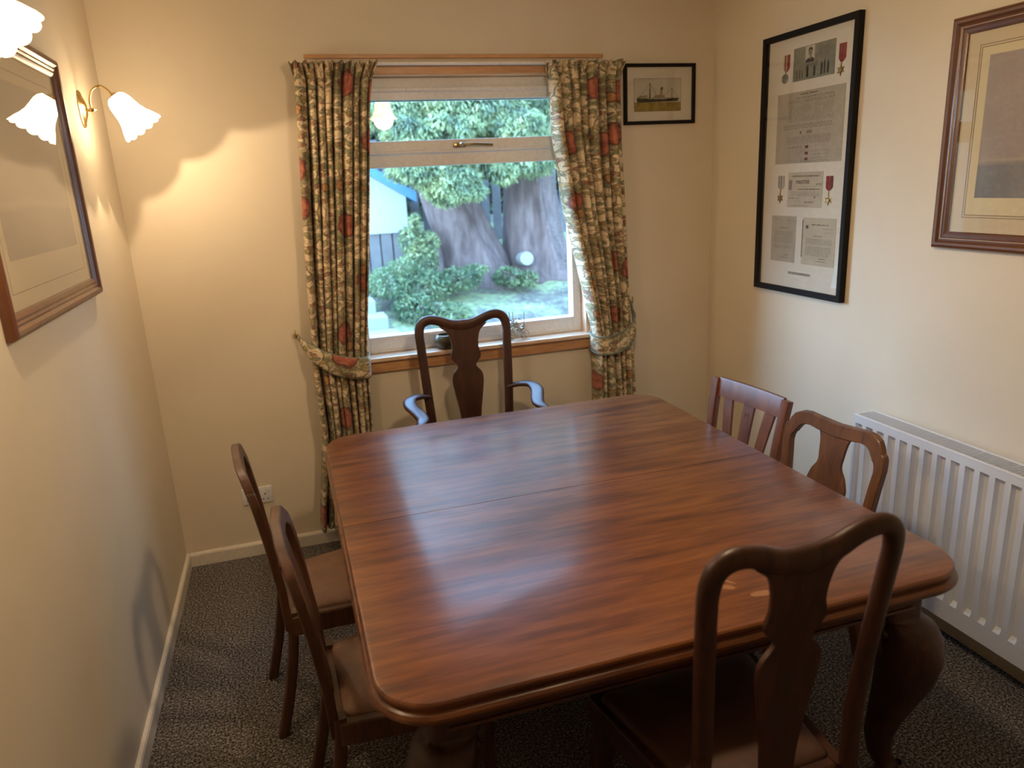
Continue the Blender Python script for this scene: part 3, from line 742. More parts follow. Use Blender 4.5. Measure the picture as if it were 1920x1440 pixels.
# large mahogany framed picture, left wall
r = thing('engraving_picture', 'large mahogany framed pale grey print on the left wall between the lamps', 'picture', (0, -1.23, 1.868))
U0, U1 = -1.700, -.765
bm = B(); fring(bm, Mleft, U0, U1, 1.485, 2.250, BIGPROF); fr = obj('frame', bm, M['frame_wood'], r, smooth=True, auto=25)
bm = B(); quad(bm, Mleft, U0 + .055, U1 - .055, 1.540, 2.195, .002, .006); obj('mount', bm, M['mat_cream'], r)
bm = B(); fring(bm, Mleft, U0 + .10, U1 - .10, 1.585, 2.150, [(0, .0062), (0, .0066), (.002, .0066), (.002, .0062)]); obj('mount_lines', bm, M['line'], r)
bm = B(); quad(bm, Mleft, U0 + .135, U1 - .135, 1.665, 2.120, .0061, .0070)
obj('grey_print', bm, sea_mat('grey landscape print', (.46, .38, .31), (.52, .44, .36), (.33, .28, .235), .30, .455, 1.665 - 1.868), r)
bm = B(); quad(bm, Mleft, U0 + .057, U1 - .057, 1.542, 2.193, .0120, .0135); obj('picture_glass', bm, M['picture_glass'], r)

# ------------------------------------------------------------ wall lamps
def light(name, loc, power, rad, parent):
    l = bpy.data.lights.new(name, 'POINT'); l.energy = power; l.color = WARM; l.shadow_soft_size = rad
    o = bpy.data.objects.new(name, l); COL.objects.link(o); o.location = Vector(loc) - Vector(parent.location); o.parent = parent
    return o
def bell(bm, mat4, L=.135, r0=.036, r1=.0765, n=60, lobes=12):
    prof = [(.012, 0), (.026, .002), (r0, .012), (r0 + .006, .028), (r0 + .009, .050), (r0 + .013, .075), (r0 + .021, .098), (r0 + .031, .115), (r1 - .004, .127), (r1, .135)]
    rings = []
    for k, (rr, z) in enumerate(prof):
        t = max(0, (z - .085) / .05); ring = []
        for i in range(n):
            a = 2 * math.pi * i / n; w = abs(math.sin(a * lobes / 2))
            rad = rr * (1 + .05 * t * w); zz = z + .010 * t * t * (w ** .7) 
            ring.append(mat4 @ Vector((rad * math.cos(a), rad * math.sin(a), zz * L / .135)))
        rings.append(ring)
    return loft(bm, rings, True, False)
def sconce(y, side, label, zc=2.133):
    s = 1 if side == 'left' else -1; X = (lambda d: d) if s == 1 else (lambda d: W - d)
    ZO = zc - 2.133
    rt = thing('wall_lamp', label, 'wall lamp', (X(0), y, zc), group='brass wall lamps')
    bm = B()
    rings = []
    for (a, bb, d) in ((.0001, .0001, .0005), (.040, .066, .0005), (.041, .067, .004), (.036, .061, .008), (.030, .052, .009), (.024, .040, .014), (.014, .022, .020), (.0001, .0001, .022)):
        rings.append([Vector((X(d), y + a * math.cos(t), zc + bb * math.sin(t))) for t in [2 * math.pi * k / 28 for k in range(28)]])
    loft(bm, rings, True, False)
    obj('backplate', bm, M['brass'], rt, smooth=True)
    bm = B(); P = lambda d, z: (X(d), y, z + ZO)
    sweep(bm, catmull([P(.018, 2.128), P(.034, 2.134), P(.036, 2.165), P(.048, 2.198), P(.074, 2.214), P(.098, 2.202), P(.116, 2.178)], 7), .0042, None, 10, up=(0, 1, 0))
    lathe(bm, [(.0001, -.008), (.006, -.006), (.008, 0), (.005, .008), (.008, .012), (.0001, .02)], 12, align((X(.034), y, 2.130 + ZO), (s, 0, 0)))
    obj('arm', bm, M['brass'], rt, smooth=True)
    ax = Vector((s * .575, 0, -.818)); neck = Vector((X(.120), y, 2.176 + ZO))
    bm = B(); lathe(bm, [(.0001, -.012), (.010, -.010), (.020, -.002), (.026, .006), (.026, .014), (.0001, .014)], 20, align(neck, ax)); obj('shade_holder', bm, M['brass'], rt, smooth=True)
    bm = B(); bell(bm, align(neck, ax)); sh = obj('glass_shade', bm, M['shade'], rt, smooth=True, auto=80)
    md = sh.modifiers.new('thick', 'SOLIDIFY'); md.thickness = .003; md.offset = 0
    bc = neck + ax * .082
    bm = B(); ball(bm, bc - ax * .018, .0165); sweep(bm, [neck + ax * .012, neck + ax * .05], .011, None, 12); obj('bulb', bm, M['bulb'], rt, smooth=True)
    light('bulb_light', neck + ax * .107, P_BULB, .004, rt)
sconce(-.43, 'left', 'brass wall lamp with a lit scalloped glass shade, in the corner by the window wall')
sconce(-1.95, 'left', 'brass wall lamp with a lit scalloped shade at the near end of the left picture', 2.175)
# ceiling pendant over the near half of the table, just above the view
rt = thing('pendant_lamp', 'brass pendant lamp with a frosted glass shade hanging above the table', 'ceiling lamp', (PENDANT[0], PENDANT[1], H))
bm = B(); lathe(bm, [(.0001, 0), (.05, 0), (.05, -.006), (.02, -.02), (.0001, -.022)], 24, Matrix.Translation((PENDANT[0], PENDANT[1], H - .0005))); obj('ceiling_rose', bm, M['brass'], rt, smooth=True)
bm = B(); sweep(bm, [(PENDANT[0], PENDANT[1], H - .02), (PENDANT[0], PENDANT[1], PENDANT[2] + .10)], .005, None, 10); obj('stem', bm, M['brass'], rt, smooth=True)
bm = B(); bell(bm, align((PENDANT[0], PENDANT[1], PENDANT[2] + .105), (0, 0, -1)), .14, .05, .10); sh = obj('glass_shade', bm, M['shade'], rt, smooth=True, auto=80)
bm = B(); ball(bm, (PENDANT[0], PENDANT[1], PENDANT[2] + .04), .03); obj('bulb', bm, M['bulb'], rt, smooth=True)
light('bulb_light', (PENDANT[0], PENDANT[1], PENDANT[2] - .045), P_PEND, .07, rt)

# ------------------------------------------------------------ radiator
def radiator():
    x0, x1, y0, y1, z0, z1 = 2.838, 2.945, -1.325, -2.72, .128, .790
    rt = thing('radiator', 'white ribbed panel radiator with a grille top under the right wall pictures', 'radiator', (2.93, -2.02, z0))
    bm = B(); pitch = .0582; g0 = -1.586 + pitch * 4
    ys = [(y0 + .002, 0)]
    k = 0
    while True:
        c = g0 - pitch * k
        if c - .02 < y1 + .02: break
        ys += [(c + .0180, 0), (c + .0130, 1), (c - .0130, 1), (c - .0180, 0)]; k += 1
    ys.append((y1, 0))
    zs = [(z0, 0), (z0 + .004, 0), (.205, 0), (.222, 1), (.742, 1), (.756, 0), (z1 - .012, 0), (z1 - .006, 0)]
    rows = []
    for z, a in zs:
        rows.append([bm.verts.new((x0 + .017 * a * bq + (.004 if z == z0 else 0), y, z)) for y, bq in ys])
    for ra, rb in zip(rows[:-1], rows[1:]):
        for i in range(len(ys) - 1): bm.faces.new((ra[i], ra[i + 1], rb[i + 1], rb[i]))
    lo = [bm.verts.new((x0 + .02, v.co.y, z0)) for v in rows[0]]
    for i in range(len(ys) - 1): bm.faces.new((lo[i], lo[i + 1], rows[0][i + 1], rows[0][i]))
    obj('front_panel', bm, M['radiator'], rt, smooth=True, auto=30)
    for ya, yb in ((y0, y0 - .0019), (y1 - .002, y1)):
        bm = B(); box(bm, x0 + .003, x1, min(ya, yb) , max(ya, yb) + (.004 if ya == y0 else 0), z0 + .02, z1 - .004, .001); obj('side_panel', bm, M['radiator'], rt)
    bm = B(); box(bm, x1 - .006, x1, y1, y0, z0 + .02, z1 - .02); obj('back_panel', bm, M['radiator'], rt)
    bm = B()
    box(bm, x0 - .001, x0 + .012, y1, y0 + .003, z1 - .006, z1, .001); box(bm, x1 - .010, x1, y1, y0 + .003, z1 - .006, z1, .001)
    box(bm, x0 + .012, x1 - .010, y0 - .004, y0 + .003, z1 - .006, z1); 
    y = y0 - .010
    while y > y1 + .01:
        box(bm, x0 + .010, x1 - .008, y - .0017, y + .0017, z1 - .005, z1 - .001); y -= .0098
    obj('top_grille', bm, M['radiator'], rt)
    bm = B(); box(bm, x0 + .02, x1 - .012, y1 + .01, y0 - .012, z1 - .045, z1 - .04); obj('painted_grille_shade', bm, M['black_shade'], rt)  # added black sheet paints the shade below the grille slats
    for y in (-1.5, -2.5):
        bm = B(); box(bm, x1 + .0003, W - .0005, y - .015, y + .015, .25, .70); obj('wall_bracket', bm, M['radiator'], rt)
radiator()

# wall socket
rt = thing('wall_socket', 'white double wall socket low on the window wall behind the left chairs', 'socket', (.373, 0, .323))
bm = B(); box(bm, .300, .446, -.009, -.0005, .280, .366, .003); obj('faceplate', bm, M['white'], rt, smooth=True)
for xc in (.335, .411):
    bm = B(); box(bm, xc - .006 + (.012 if xc > .37 else -.012), xc + .006 + (.012 if xc > .37 else -.012), -.0125, -.0085, .335, .356, .001); obj('switch', bm, M['white'], rt)
    bm = B()
    box(bm, xc - .003, xc + .003, -.0096, -.0088, .322, .331); box(bm, xc - .015, xc - .008, -.0096, -.0088, .298, .303); box(bm, xc + .008, xc + .015, -.0096, -.0088, .298, .303)
    obj('pin_slots', bm, M['black_shade'], rt)  # black blocks on the plate paint the shade of the pin holes

# ------------------------------------------------------------ dining table
def rrect_half(x0, x1, ys, ye, r, off, n=9):
    """outline of half a top: seam at ys (straight), outer end ye with rounded corners; off grows outward"""
    x0 -= off; x1 += off; s = 1 if ye > ys else -1; ye += s * off; r = r + off
    pts = [(x0, ys)]
    c = (x0 + r, ye - s * r)
    for k in range(n + 1):
        a = math.pi / 2 * k / n; pts.append((c[0] - r * math.cos(a), c[1] + s * r * math.sin(a)))
    c = (x1 - r, ye - s * r)
    for k in range(n + 1):
        a = math.pi / 2 * (1 - k / n); pts.append((c[0] + r * math.cos(a), c[1] + s * r * math.sin(a)))
    pts.append((x1, ys)); return pts
def table():
    x0, x1, yf, yn, ys = .722, 2.306, -.524, -2.380, -1.455
    rt = thing('dining_table', 'large polished mahogany dining table with rounded corners and cabriole legs', 'table', (1.512, ys, 0))
    prof = [(-.012, .750), (-.004, .7485), (.000, .744), (.001, .738), (-.003, .733), (-.004, .727), (.006, .723), (.011, .715), (.011, .708), (.006, .701), (-.004, .697), (-.020, .696)]
    for ye, s in ((yf, 1), (yn, -1)):
        bm = B(); yss = ys + s * .0013
        rings = [[Vector((x, y, z)) for x, y in rrect_half(x0, x1, yss, ye, .135, o_)] for o_, z in prof]
        loft(bm, rings, True, True)
        obj('tabletop_leaf', bm, M['mahogany_top'], rt, smooth=True, auto=28)
    # apron with beaded lower edge, under the top
    a0, a1, b0, b1 = x0 + .055, x1 - .055, yf - .055, yn + .055
    for nm, args in (('apron', (a0 + .10, a1 - .10, b1, b1 + .022)), ('apron', (a0 + .10, a1 - .10, b0 - .022, b0)), ('apron', (a0, a0 + .022, b1 + .10, b0 - .10)), ('apron', (a1 - .022, a1, b1 + .10, b0 - .10))):
        bm = B(); box(bm, *args, .638, .6955); box(bm, args[0] - .006, args[1] + .006, args[2] - .006, args[3] + .006, .628, .6375, .003)
        obj(nm, bm, M['maho_x'], rt, smooth=True)
    # cabriole legs
    for (cx, sx_) in ((a0 + .110, -1), (a1 - .110, 1)):
        for (cy, sy) in ((b0 - .058, 1), (b1 + .058, -1)):
            dv = Vector((sx_, sy, 0)).normalized(); C = Vector((cx, cy, 0))
            tab = [(.6955, 0, .056, 3), (.60, 0, .056, 3), (.592, .004, .056, 1.5), (.588, .020, .062, .6), (.57, .036, .074, .3), (.53, .050, .082, .15), (.46, .056, .085, 0), (.39, .048, .076, 0), (.32, .030, .061, 0),
                   (.25, .012, .048, 0), (.19, .000, .040, 0), (.13, .004, .034, 0), (.10, .018, .034, 0), (.085, .034, .038, 0)]
            bm = B(); rings = []
            for z, off, rad, sq in tab:
                ring = []; p = C + dv * off
                for k in range(28):
                    th = 2 * math.pi * (k + .5) / 28; c, s = math.cos(th), math.sin(th); e = 2 / (2 + sq * 2)
                    c = math.copysign(abs(c) ** e, c); s = math.copysign(abs(s) ** e, s)
                    ring.append(Vector((p.x + rad * c, p.y + rad * s, z)))
                rings.append(ring)
            loft(bm, rings)
            # knee ears (scrolled brackets)
            for ddx, ddy in ((-sx_, 0), (0, -sy)):
                dd = Vector((ddx, ddy, 0))
                sweep(bm, catmull([C + dv * .03 + dd * .05 + Vector((0, 0, .60)), C + dv * .035 + dd * .085 + Vector((0, 0, .575)), C + dv * .03 + dd * .080 + Vector((0, 0, .53)), C + dv * .03 + dd * .055 + Vector((0, 0, .47)), C + dv * .03 + dd * .03 + Vector((0, 0, .40))], 4),
                      [.016] * 8 + [.014] * 4 + [.010] * 4 + [.004], None, 8)
                ball(bm, C + dv * .038 + dd * .070 + Vector((0, 0, .548)), .018)
            lg = obj('leg', bm, M['maho'], rt, smooth=True, auto=60)
            bm = B(); f = C + dv * .050; ball(bm, (f.x, f.y, .040), .038)
            for a in (-.9, -.3, .3, .9, 3.14):
                q = Matrix.Rotation(a, 3, 'Z') @ dv
                sweep(bm, catmull([f + q * .012 + Vector((0, 0, .092)), f + q * .036 + Vector((0, 0, .074)), f + q * .046 + Vector((0, 0, .045)), f + q * .040 + Vector((0, 0, .014)), f + q * .034 + Vector((0, 0, .002))], 4), [.012] * 5 + [.011] * 5 + [.010] * 4 + [.008] * 2 + [.004], None, 8)
            obj('claw_foot', bm, M['maho'], lg, smooth=True)
table()

# ------------------------------------------------------------ chairs (local: x right, +y front, z up)
def lean(z, sh=.45, k=.20, ky=.0):
    if z >= sh: t = z - sh; return -(k * t * (.55 + .9 * t))
    t = (sh - z) / sh; return -.085 * t ** 1.6
def seat_outline(wb, wf, d, y0=0., r=.03, n=5):
    pts = []
    for (x, y, a0) in ((wf - r, y0 + d - r, 0), (-(wf - r), y0 + d - r, 90), (-(wb - r), y0 + r, 180), (wb - r, y0 + r, 270)):
        for k in range(n + 1):
            a = R_(a0 + 90 * k / n); pts.append((x + r * math.cos(a), y + r * math.sin(a)))
    return pts
def chair_seat(rt, wb, wf, d, zt, fm, sm, rail=.065):
    bm = B()
    o_ = seat_outline(wb, wf, d, 0, .02); i_ = seat_outline(wb - .024, wf - .024, d - .046, .024, .02)
    rings = [[Vector((x, y, zt - .012 - rail)) for x, y in o_], [Vector((x, y, zt - .014)) for x, y in o_],
             [Vector((x * .985, y * .985 + .004, zt - .009)) for x, y in o_], [Vector((x, y, zt - .009)) for x, y in i_], [Vector((x, y, zt - .012 - rail)) for x, y in i_]]
    loft(bm, rings + [rings[0]], True, False)
    obj('seat_frame', bm, fm, rt, local=True, smooth=True, auto=30)
    bm = B(); rings = []
    for ins, z in ((.0, zt - .03), (.0, zt - .008), (.004, zt + .000), (.016, zt + .008), (.05, zt + .015), (.10, zt + .018)):
        rings.append([Vector((x, y, z)) for x, y in seat_outline(wb - .026 - ins, wf - .026 - ins, d - .050 - 2 * ins, .025 + ins, .022)])
    loft(bm, rings)
    obj('seat', bm, sm, rt, local=True, smooth=True, auto=60)
def rear_leg(rt, x, mat, sh, w=.019, t=.017, kx=.0):
    bm = B(); path = [Vector((x + math.copysign(kx * (1 - z / sh), x), lean(z, sh) + .012, z)) for z in [sh * k / 8 for k in range(9)]]
    sweep(bm, path, w, t, 12, up=(0, 1, 0), square=4); obj('leg', bm, mat, rt, local=True, smooth=True, auto=50)
def cabriole_leg(rt, x, y, zt, mat, sc=1.0):
    s = math.copysign(1, x); dv = Vector((s, 1, 0)).normalized(); C = Vector((x, y, 0))
    bm = B(); tab = [(zt, 0, .026, 3), (zt - .06, .0, .027, 3), (zt - .09, .010, .034, .5), (zt - .14, .014, .033, 0), (zt - .22, .004, .024, 0), (.12, -.010, .016, 0), (.05, -.006, .015, 0), (.03, .004, .022, 0), (.012, .010, .030, 0), (0, .010, .026, 0)]
    rings = []
    for z, off, rad, sq in tab:
        p = C + dv * off * sc; e = 2 / (2 + sq * 2); ring = []
        for k in range(20):
            th = 2 * math.pi * (k + .5) / 20; c, s_ = math.cos(th), math.sin(th)
            ring.append(Vector((p.x + rad * math.copysign(abs(c) ** e, c), p.y + rad * math.copysign(abs(s_) ** e, s_), z)))
        rings.append(ring)
    loft(bm, rings); obj('leg', bm, mat, rt, local=True, smooth=True, auto=50)
def straight_leg(rt, x, y, zt, mat, w=.020):
    bm = B(); sweep(bm, [(x, y, zt), (x, y, zt * .5), (x, y, 0)], [w, w * .95, w * .8], None, 12, up=(0, 1, 0), square=4); obj('leg', bm, mat, rt, local=True, smooth=True, auto=50)
def splat_part(rt, tab, mat, ln, th=.006, curve=0):
    """vase splat: tab = [(z, halfwidth)] top to bottom"""
    zs = []; tt = sorted(tab); z = tt[0][0]
    bm = B(); rings = []
    N_ = 60
    for k in range(N_ + 1):
        z = tt[0][0] + (tt[-1][0] - tt[0][0]) * k / N_
        # smooth width
        w = sum(interp(tt, z + dz) for dz in (-.006, -.003, 0, .003, .006)) / 5; y = ln(z) + .004
        rings.append([Vector((-w, y - th, z)), Vector((w, y - th, z)), Vector((w + .0015, y, z)), Vector((w, y + th, z)), Vector((-w, y + th, z)), Vector((-w - .0015, y, z))])
    loft(bm, rings); return obj('splat', bm, mat, rt, local=True, smooth=True, auto=35)
def queen_anne(label, cat, loc, rz, arms=False, Ht=1.11, mat=None, sm=None):
    mat = mat or M['maho']; sm = sm or M['leather_dark']
    rt = thing('carver_chair' if arms else 'splat_back_chair', label, cat, loc, rz, 'chairs around the dining table')
    ln = lambda z: lean(z, .45, .08)
    hw = .222; d = Ht - 1.11
    pts = [(hw - .018, .40), (hw - .020, .60), (hw - .010, .80), (hw, .97 + d), (hw + .002, 1.035 + d), (hw - .010, 1.078 + d), (hw - .045, 1.098 + d), (hw - .095, 1.092 + d), (hw - .150, 1.068 + d), (hw - .190, 1.058 + d), (0, 1.056 + d)]
    full = pts + [(-x, z) for x, z in pts[-2::-1]]
    path = catmull([(x, ln(z), z) for x, z in full], 5)
    wid = []
    for p in path:
        ax_ = abs(p.x); wid.append(.0225 if p.z < 1.04 + d else .0235 + max(0, (.13 - ax_)) * .06)
    bm = B(); sweep(bm, path, [.018] * len(path), wid, 14, up=(0, 1, 0))
    # section: ra lies in the back plane, rb along y -> swap so posts are 43 mm wide, 32 mm deep
    bm.free(); bm = B(); sweep(bm, path, wid, [.016] * len(path), 14, up=(0, 1, 0), square=.6)
    obj('back_frame', bm, mat, rt, local=True, smooth=True, auto=60)
    zt = Ht - .05
    tab = [(zt, .125), (zt - .012, .108), (zt - .025, .088), (zt - .045, .077), (zt - .080, .069), (zt - .115, .067), (zt - .135, .073), (zt - .155, .078), (zt - .172, .072), (zt - .192, .052), (zt - .205, .044), (zt - .215, .050), (zt - .232, .068), (zt - .255, .079), (zt - .285, .080), (zt - .34, .072), (zt - .42, .058), (zt - .50, .048), (zt - .57, .044), (.44, .050)]
    splat_part(rt, tab, mat, ln)
    chair_seat(rt, .205, .262, .45, .455, mat, sm)
    for x in (-1, 1):
        rear_leg(rt, x * .190, mat, .45); cabriole_leg(rt, x * .225, .405, .39, mat)
    if arms:
        for s in (-1, 1):
            pts = [(s * .205, ln(.79) - .002, .775), (s * .265, .012, .792), (s * .312, .045, .790), (s * .322, .105, .776), (s * .298, .175, .756), (s * .288, .225, .742), (s * .300, .262, .733), (s * .312, .280, .726)]
            pc = catmull(pts, 6); n = len(pc)
            bm = B(); sweep(bm, pc, [.019 + .014 * math.sin(math.pi * k / (n - 1)) for k in range(n)], [.012] * n, 12, square=1); obj('arm', bm, mat, rt, local=True, smooth=True, auto=60)
            bm = B(); sweep(bm, catmull([(s * .298, .255, .735), (s * .296, .235, .68), (s * .270, .215, .60), (s * .248, .235, .52), (s * .246, .245, .41)], 6), .016, .014, 12, up=(0, 1, 0), square=.8); obj('arm_support', bm, mat, rt, local=True, smooth=True, auto=60)
    return rt
def arch_chair(label, loc, rz, mat, sm, Ht=.90, style='notch', kx=0, hw=.222, stile=.040):
    """flat framed back: style 'notch' rounded shoulders with a step, 'chamfer' cut corners"""
    rt = thing('splat_back_chair', label, 'chair', loc, rz, 'chairs around the dining table')
    ln = lambda z: lean(z, .45, .13); o_ = []; i_ = []
    z = lambda v: v + Ht - .90
    if style == 'notch':
        outer = [(hw - .030, .40), (hw - .026, .55), (hw - .008, .72), (hw, z(.79)), (hw - .002, z(.825)), (hw - .009, z(.840)), (hw - .018, z(.845)), (hw - .024, z(.862)), (hw - .040, z(.884)), (hw - .066, z(.897)), (hw - .10, z(.900)), (hw - .15, z(.895)), (0, z(.890))]
        s = stile
        inner = [(hw - .030 - s, .40), (hw - .026 - s, .55), (hw - .008 - s, .72), (hw - s, z(.775)), (hw - .002 - s, z(.795)), (hw - .008 - s, z(.808)), (hw - .014 - s, z(.812)), (hw - .018 - s, z(.820)), (hw - .034 - s, z(.842)), (hw - .050 - s, z(.852)), (hw - .075 - s, z(.855)), (hw - .11 - s, z(.849)), (0, z(.842))]
    else:
        s = stile
        outer = [(hw - .030, .40), (hw - .024, .55), (hw - .006, .72), (hw, z(.765)), (hw - .012, z(.83)), (hw - .022, z(.845)), (hw - .075, z(.888)), (hw - .09, z(.893)), (0, z(.900))]
        inner = [(hw - .030 - s, .40), (hw - .024 - s, .55), (hw - .006 - s, .72), (hw - s, z(.755)), (hw - .012 - s, z(.80)), (hw - .022 - s, z(.815)), (hw - .085 - s * .6, z(.846)), (hw - .10 - s * .6, z(.850)), (0, z(.854))]
    of = outer + [(-a, b_) for a, b_ in outer[-2::-1]]; nf = inner + [(-a, b_) for a, b_ in inner[-2::-1]]
    bm = B(); rings = []; th = .0135
    def P(p, dy):
        cv = -.012 * (1 - (p[0] / hw) ** 2) * max(0, (p[1] - .45) / .45)
        return Vector((p[0], ln(p[1]) + dy + cv, p[1]))
    for a, c in zip(of, nf):
        m_ = .003; d = Vector((c[0] - a[0], 0, c[1] - a[1])).normalized() * m_
        a2 = (a[0] + d.x, a[1] + d.z); c2 = (c[0] - d.x, c[1] - d.z)
        rings.append([P(a, -th + m_), P(a, th - m_), P(a2, th), P(c2, th), P(c, th - m_), P(c, -th + m_), P(c2, -th), P(a2, -th)])
    loft(bm, rings)
    obj('back_frame', bm, mat, rt, local=True, smooth=True, auto=25)
    zt = z(.85)
    if style == 'notch':
        tab = [(zt, .070), (zt - .015, .062), (zt - .045, .056), (zt - .080, .053), (zt - .10, .050), (zt - .118, .054), (zt - .145, .074), (zt - .185, .088), (zt - .23, .086), (zt - .28, .070), (zt - .34, .052), (.44, .050)]
    else:
        tab = [(zt + .01, .062), (zt - .02, .056), (zt - .07, .052), (zt - .10, .060), (zt - .15, .078), (zt - .20, .080), (zt - .26, .066), (zt - .33, .050), (.44, .048)]
    l2 = lambda v: ln(v) - .012 * max(0, (v - .45) / .45)
    splat_part(rt, tab, mat, l2)
    chair_seat(rt, .195, .235, .43, .455, mat, sm)
    for x in (-1, 1):
        rear_leg(rt, x * .172, mat, .46); straight_leg(rt, x * .205, .40, .39, mat)
    bm = B(); box(bm, -.165, .165, .005, .022, .36, .40, .002); obj('back_stretcher', bm, mat, rt, local=True)
    return rt
def slat_chair(label, loc, rz, mat, sm, Ht=.895, hw=.236):
    rt = thing('slat_back_chair', label, 'chair', loc, rz, 'chairs around the dining table')
    ln = lambda z: lean(z, .45, .15)
    for s in (-1, 1):
        bm = B(); path = [(s * (hw - .021 - .020 * (1 - (z - .40) / (Ht - .40))), ln(z), z) for z in np.linspace(.40, Ht - .003, 10)]
        sweep(bm, path, [.020] * 10, [.016] * 10, 12, up=(0, 1, 0), square=6); obj('back_post', bm, mat, rt, local=True, smooth=True, auto=40)
    bm = B(); rings = []
    for x in np.linspace(-(hw - .040), hw - .040, 15):
        cv = -.014 * (1 - (x / hw) ** 2)
        rings.append([Vector((x, ln(z) + cv + dy, z)) for z, dy in ((Ht - .078, -.010), (Ht - .078, .010), (Ht - .006, .011), (Ht + .003, .006), (Ht + .003, -.006), (Ht - .006, -.011))])
    loft(bm, rings); obj('crest_rail', bm, mat, rt, local=True, smooth=True, auto=30)
    for s in (-1, 0, 1):
        bm = B(); rings = []
        for k in range(15):
            t = k / 14; z = .44 + (Ht - .075 - .44) * t; x = s * (.070 + .060 * t); w = .020 + .008 * t + (.004 if s == 0 else 0)
            cv = -.014 * (1 - (x / hw) ** 2) * t
            rings.append([Vector((x + a * w, ln(z) + cv + b_ * .006, z)) for a, b_ in ((-1, -1), (1, -1), (1, 1), (-1, 1))])
        loft(bm, rings); sl = obj('back_slat', bm, mat, rt, local=True)
        if s == 0:
            bm = B()
            for q in (-1, 1):
                pts = [(q * .003, Ht - .165), (q * .012, Ht - .150), (q * .014, Ht - .130), (q * .007, Ht - .112), (q * .004, Ht - .125)]
                sweep(bm, catmull([(x, ln(z) - .014 + .007, z) for x, z in pts], 4), .0018, None, 6, up=(0, 1, 0))
            sweep(bm, catmull([(x, ln(z) - .006, z) for x, z in ((-.011, Ht - .172), (0, Ht - .180), (.011, Ht - .172))], 4), .002, None, 6, up=(0, 1, 0))
            obj('carved_motif', bm, mat, sl, local=True, smooth=True)
    chair_seat(rt, .205, .240, .43, .455, mat, sm)
    for x in (-1, 1):
        rear_leg(rt, x * .180, mat, .46); straight_leg(rt, x * .210, .40, .39, mat)
    return rt
queen_anne('dark mahogany chair with yoke crest at the near end of the table', 'chair', (1.562, -2.550, 0), R_(2), False, 1.102)
queen_anne('dark mahogany carver armchair in front of the window', 'armchair', (1.465, -.215, 0), R_(180), True, 1.165)
slat_chair('red brown chair with three flared slats at the right, nearest the window', (2.420, -1.115, 0), R_(96), M['teak'], M['leather'])
arch_chair('brown chair with vase splat and rounded shoulders beside the radiator', (2.420, -1.640, 0), R_(96), M['oak'], M['leather'], .905, 'notch', hw=.230)
arch_chair('dark brown chair on the left side, the farther one toward the window', (.500, -1.235, 0), R_(-84), M['copper_wood'], M['leather'], .965, 'notch', stile=.034)
arch_chair('dark brown chair with cut shoulders on the left side, nearer the camera', (.622, -1.80, 0), R_(-88), M['copper_wood'], M['leather'], .960, 'chamfer', hw=.215, stile=.034)

# ------------------------------------------------------------ things on the sill
bm = B(); lathe(bm, [(.0001, 0), (.030, 0), (.048, .010), (.058, .028), (.057, .044), (.046, .056), (.040, .057), (.042, .050), (.044, .030), (.0001, .012)], 28, Matrix.Translation((1.405, .006, .9685)) @ Matrix.Diagonal((1, 1, 1.3, 1)))
tag(obj('round_bowl', bm, M['bowl'], smooth=True), 'round green-brown bowl on the window sill behind the armchair', 'bowl')
rt = thing('wire_ornament', 'small tangled metal wire ornament on the window sill right of the armchair', 'ornament', (1.80, .01, .9685))
rg = random.Random(11)
def ring_(bm, c, rad, r, ax, n=24):
    m4 = align(c, ax); pts = [m4 @ Vector((rad * math.cos(2 * math.pi * k / n), rad * math.sin(2 * math.pi * k / n), 0)) for k in range(n + 1)]
    sweep(bm, pts, r, None, 6, up=ax, cap=False)
for cx, rad in ((1.762, .026), (1.838, .026)):
    bm = B(); ring_(bm, (cx, .01, .9965), rad, .0022, (0.15, 1, 0)); ring_(bm, (cx, .01, .9965), rad * .45, .0018, (.15, 1, 0))
    for k in range(6):
        a = k * math.pi / 3; sweep(bm, [(cx, .01, .9965), (cx + rad * math.cos(a), .01, .9965 + rad * math.sin(a))], .001, None, 5, up=(0, 1, 0))
    obj('wire_wheel', bm, M['chrome'], rt, smooth=True)
bm = B()
for k in range(9):
    p = [Vector((1.80 + rg.uniform(-.045, .045), .01 + rg.uniform(-.015, .015), 1.012 + rg.uniform(-.02, .075))) for _ in range(4)]
    sweep(bm, catmull(p, 5), .0022, None, 6, up=(.3, 1, .2))
for k in range(8): ball(bm, (1.80 + rg.uniform(-.035, .04), .01 + rg.uniform(-.012, .012), 1.015 + rg.uniform(-.01, .075)), rg.uniform(.006, .011), seg=10)
obj('wire_body', bm, M['chrome'], rt, smooth=True)
for dx, h in ((-.038, .155), (-.020, .155), (.040, .150)):
    bm = B(); sweep(bm, [(1.80 + dx, .012, 1.01), (1.80 + dx * 1.05, .012, .9685 + h)], .002, None, 6, up=(0, 1, 0)); obj('thin_rod', bm, M['chrome'], rt, smooth=True)

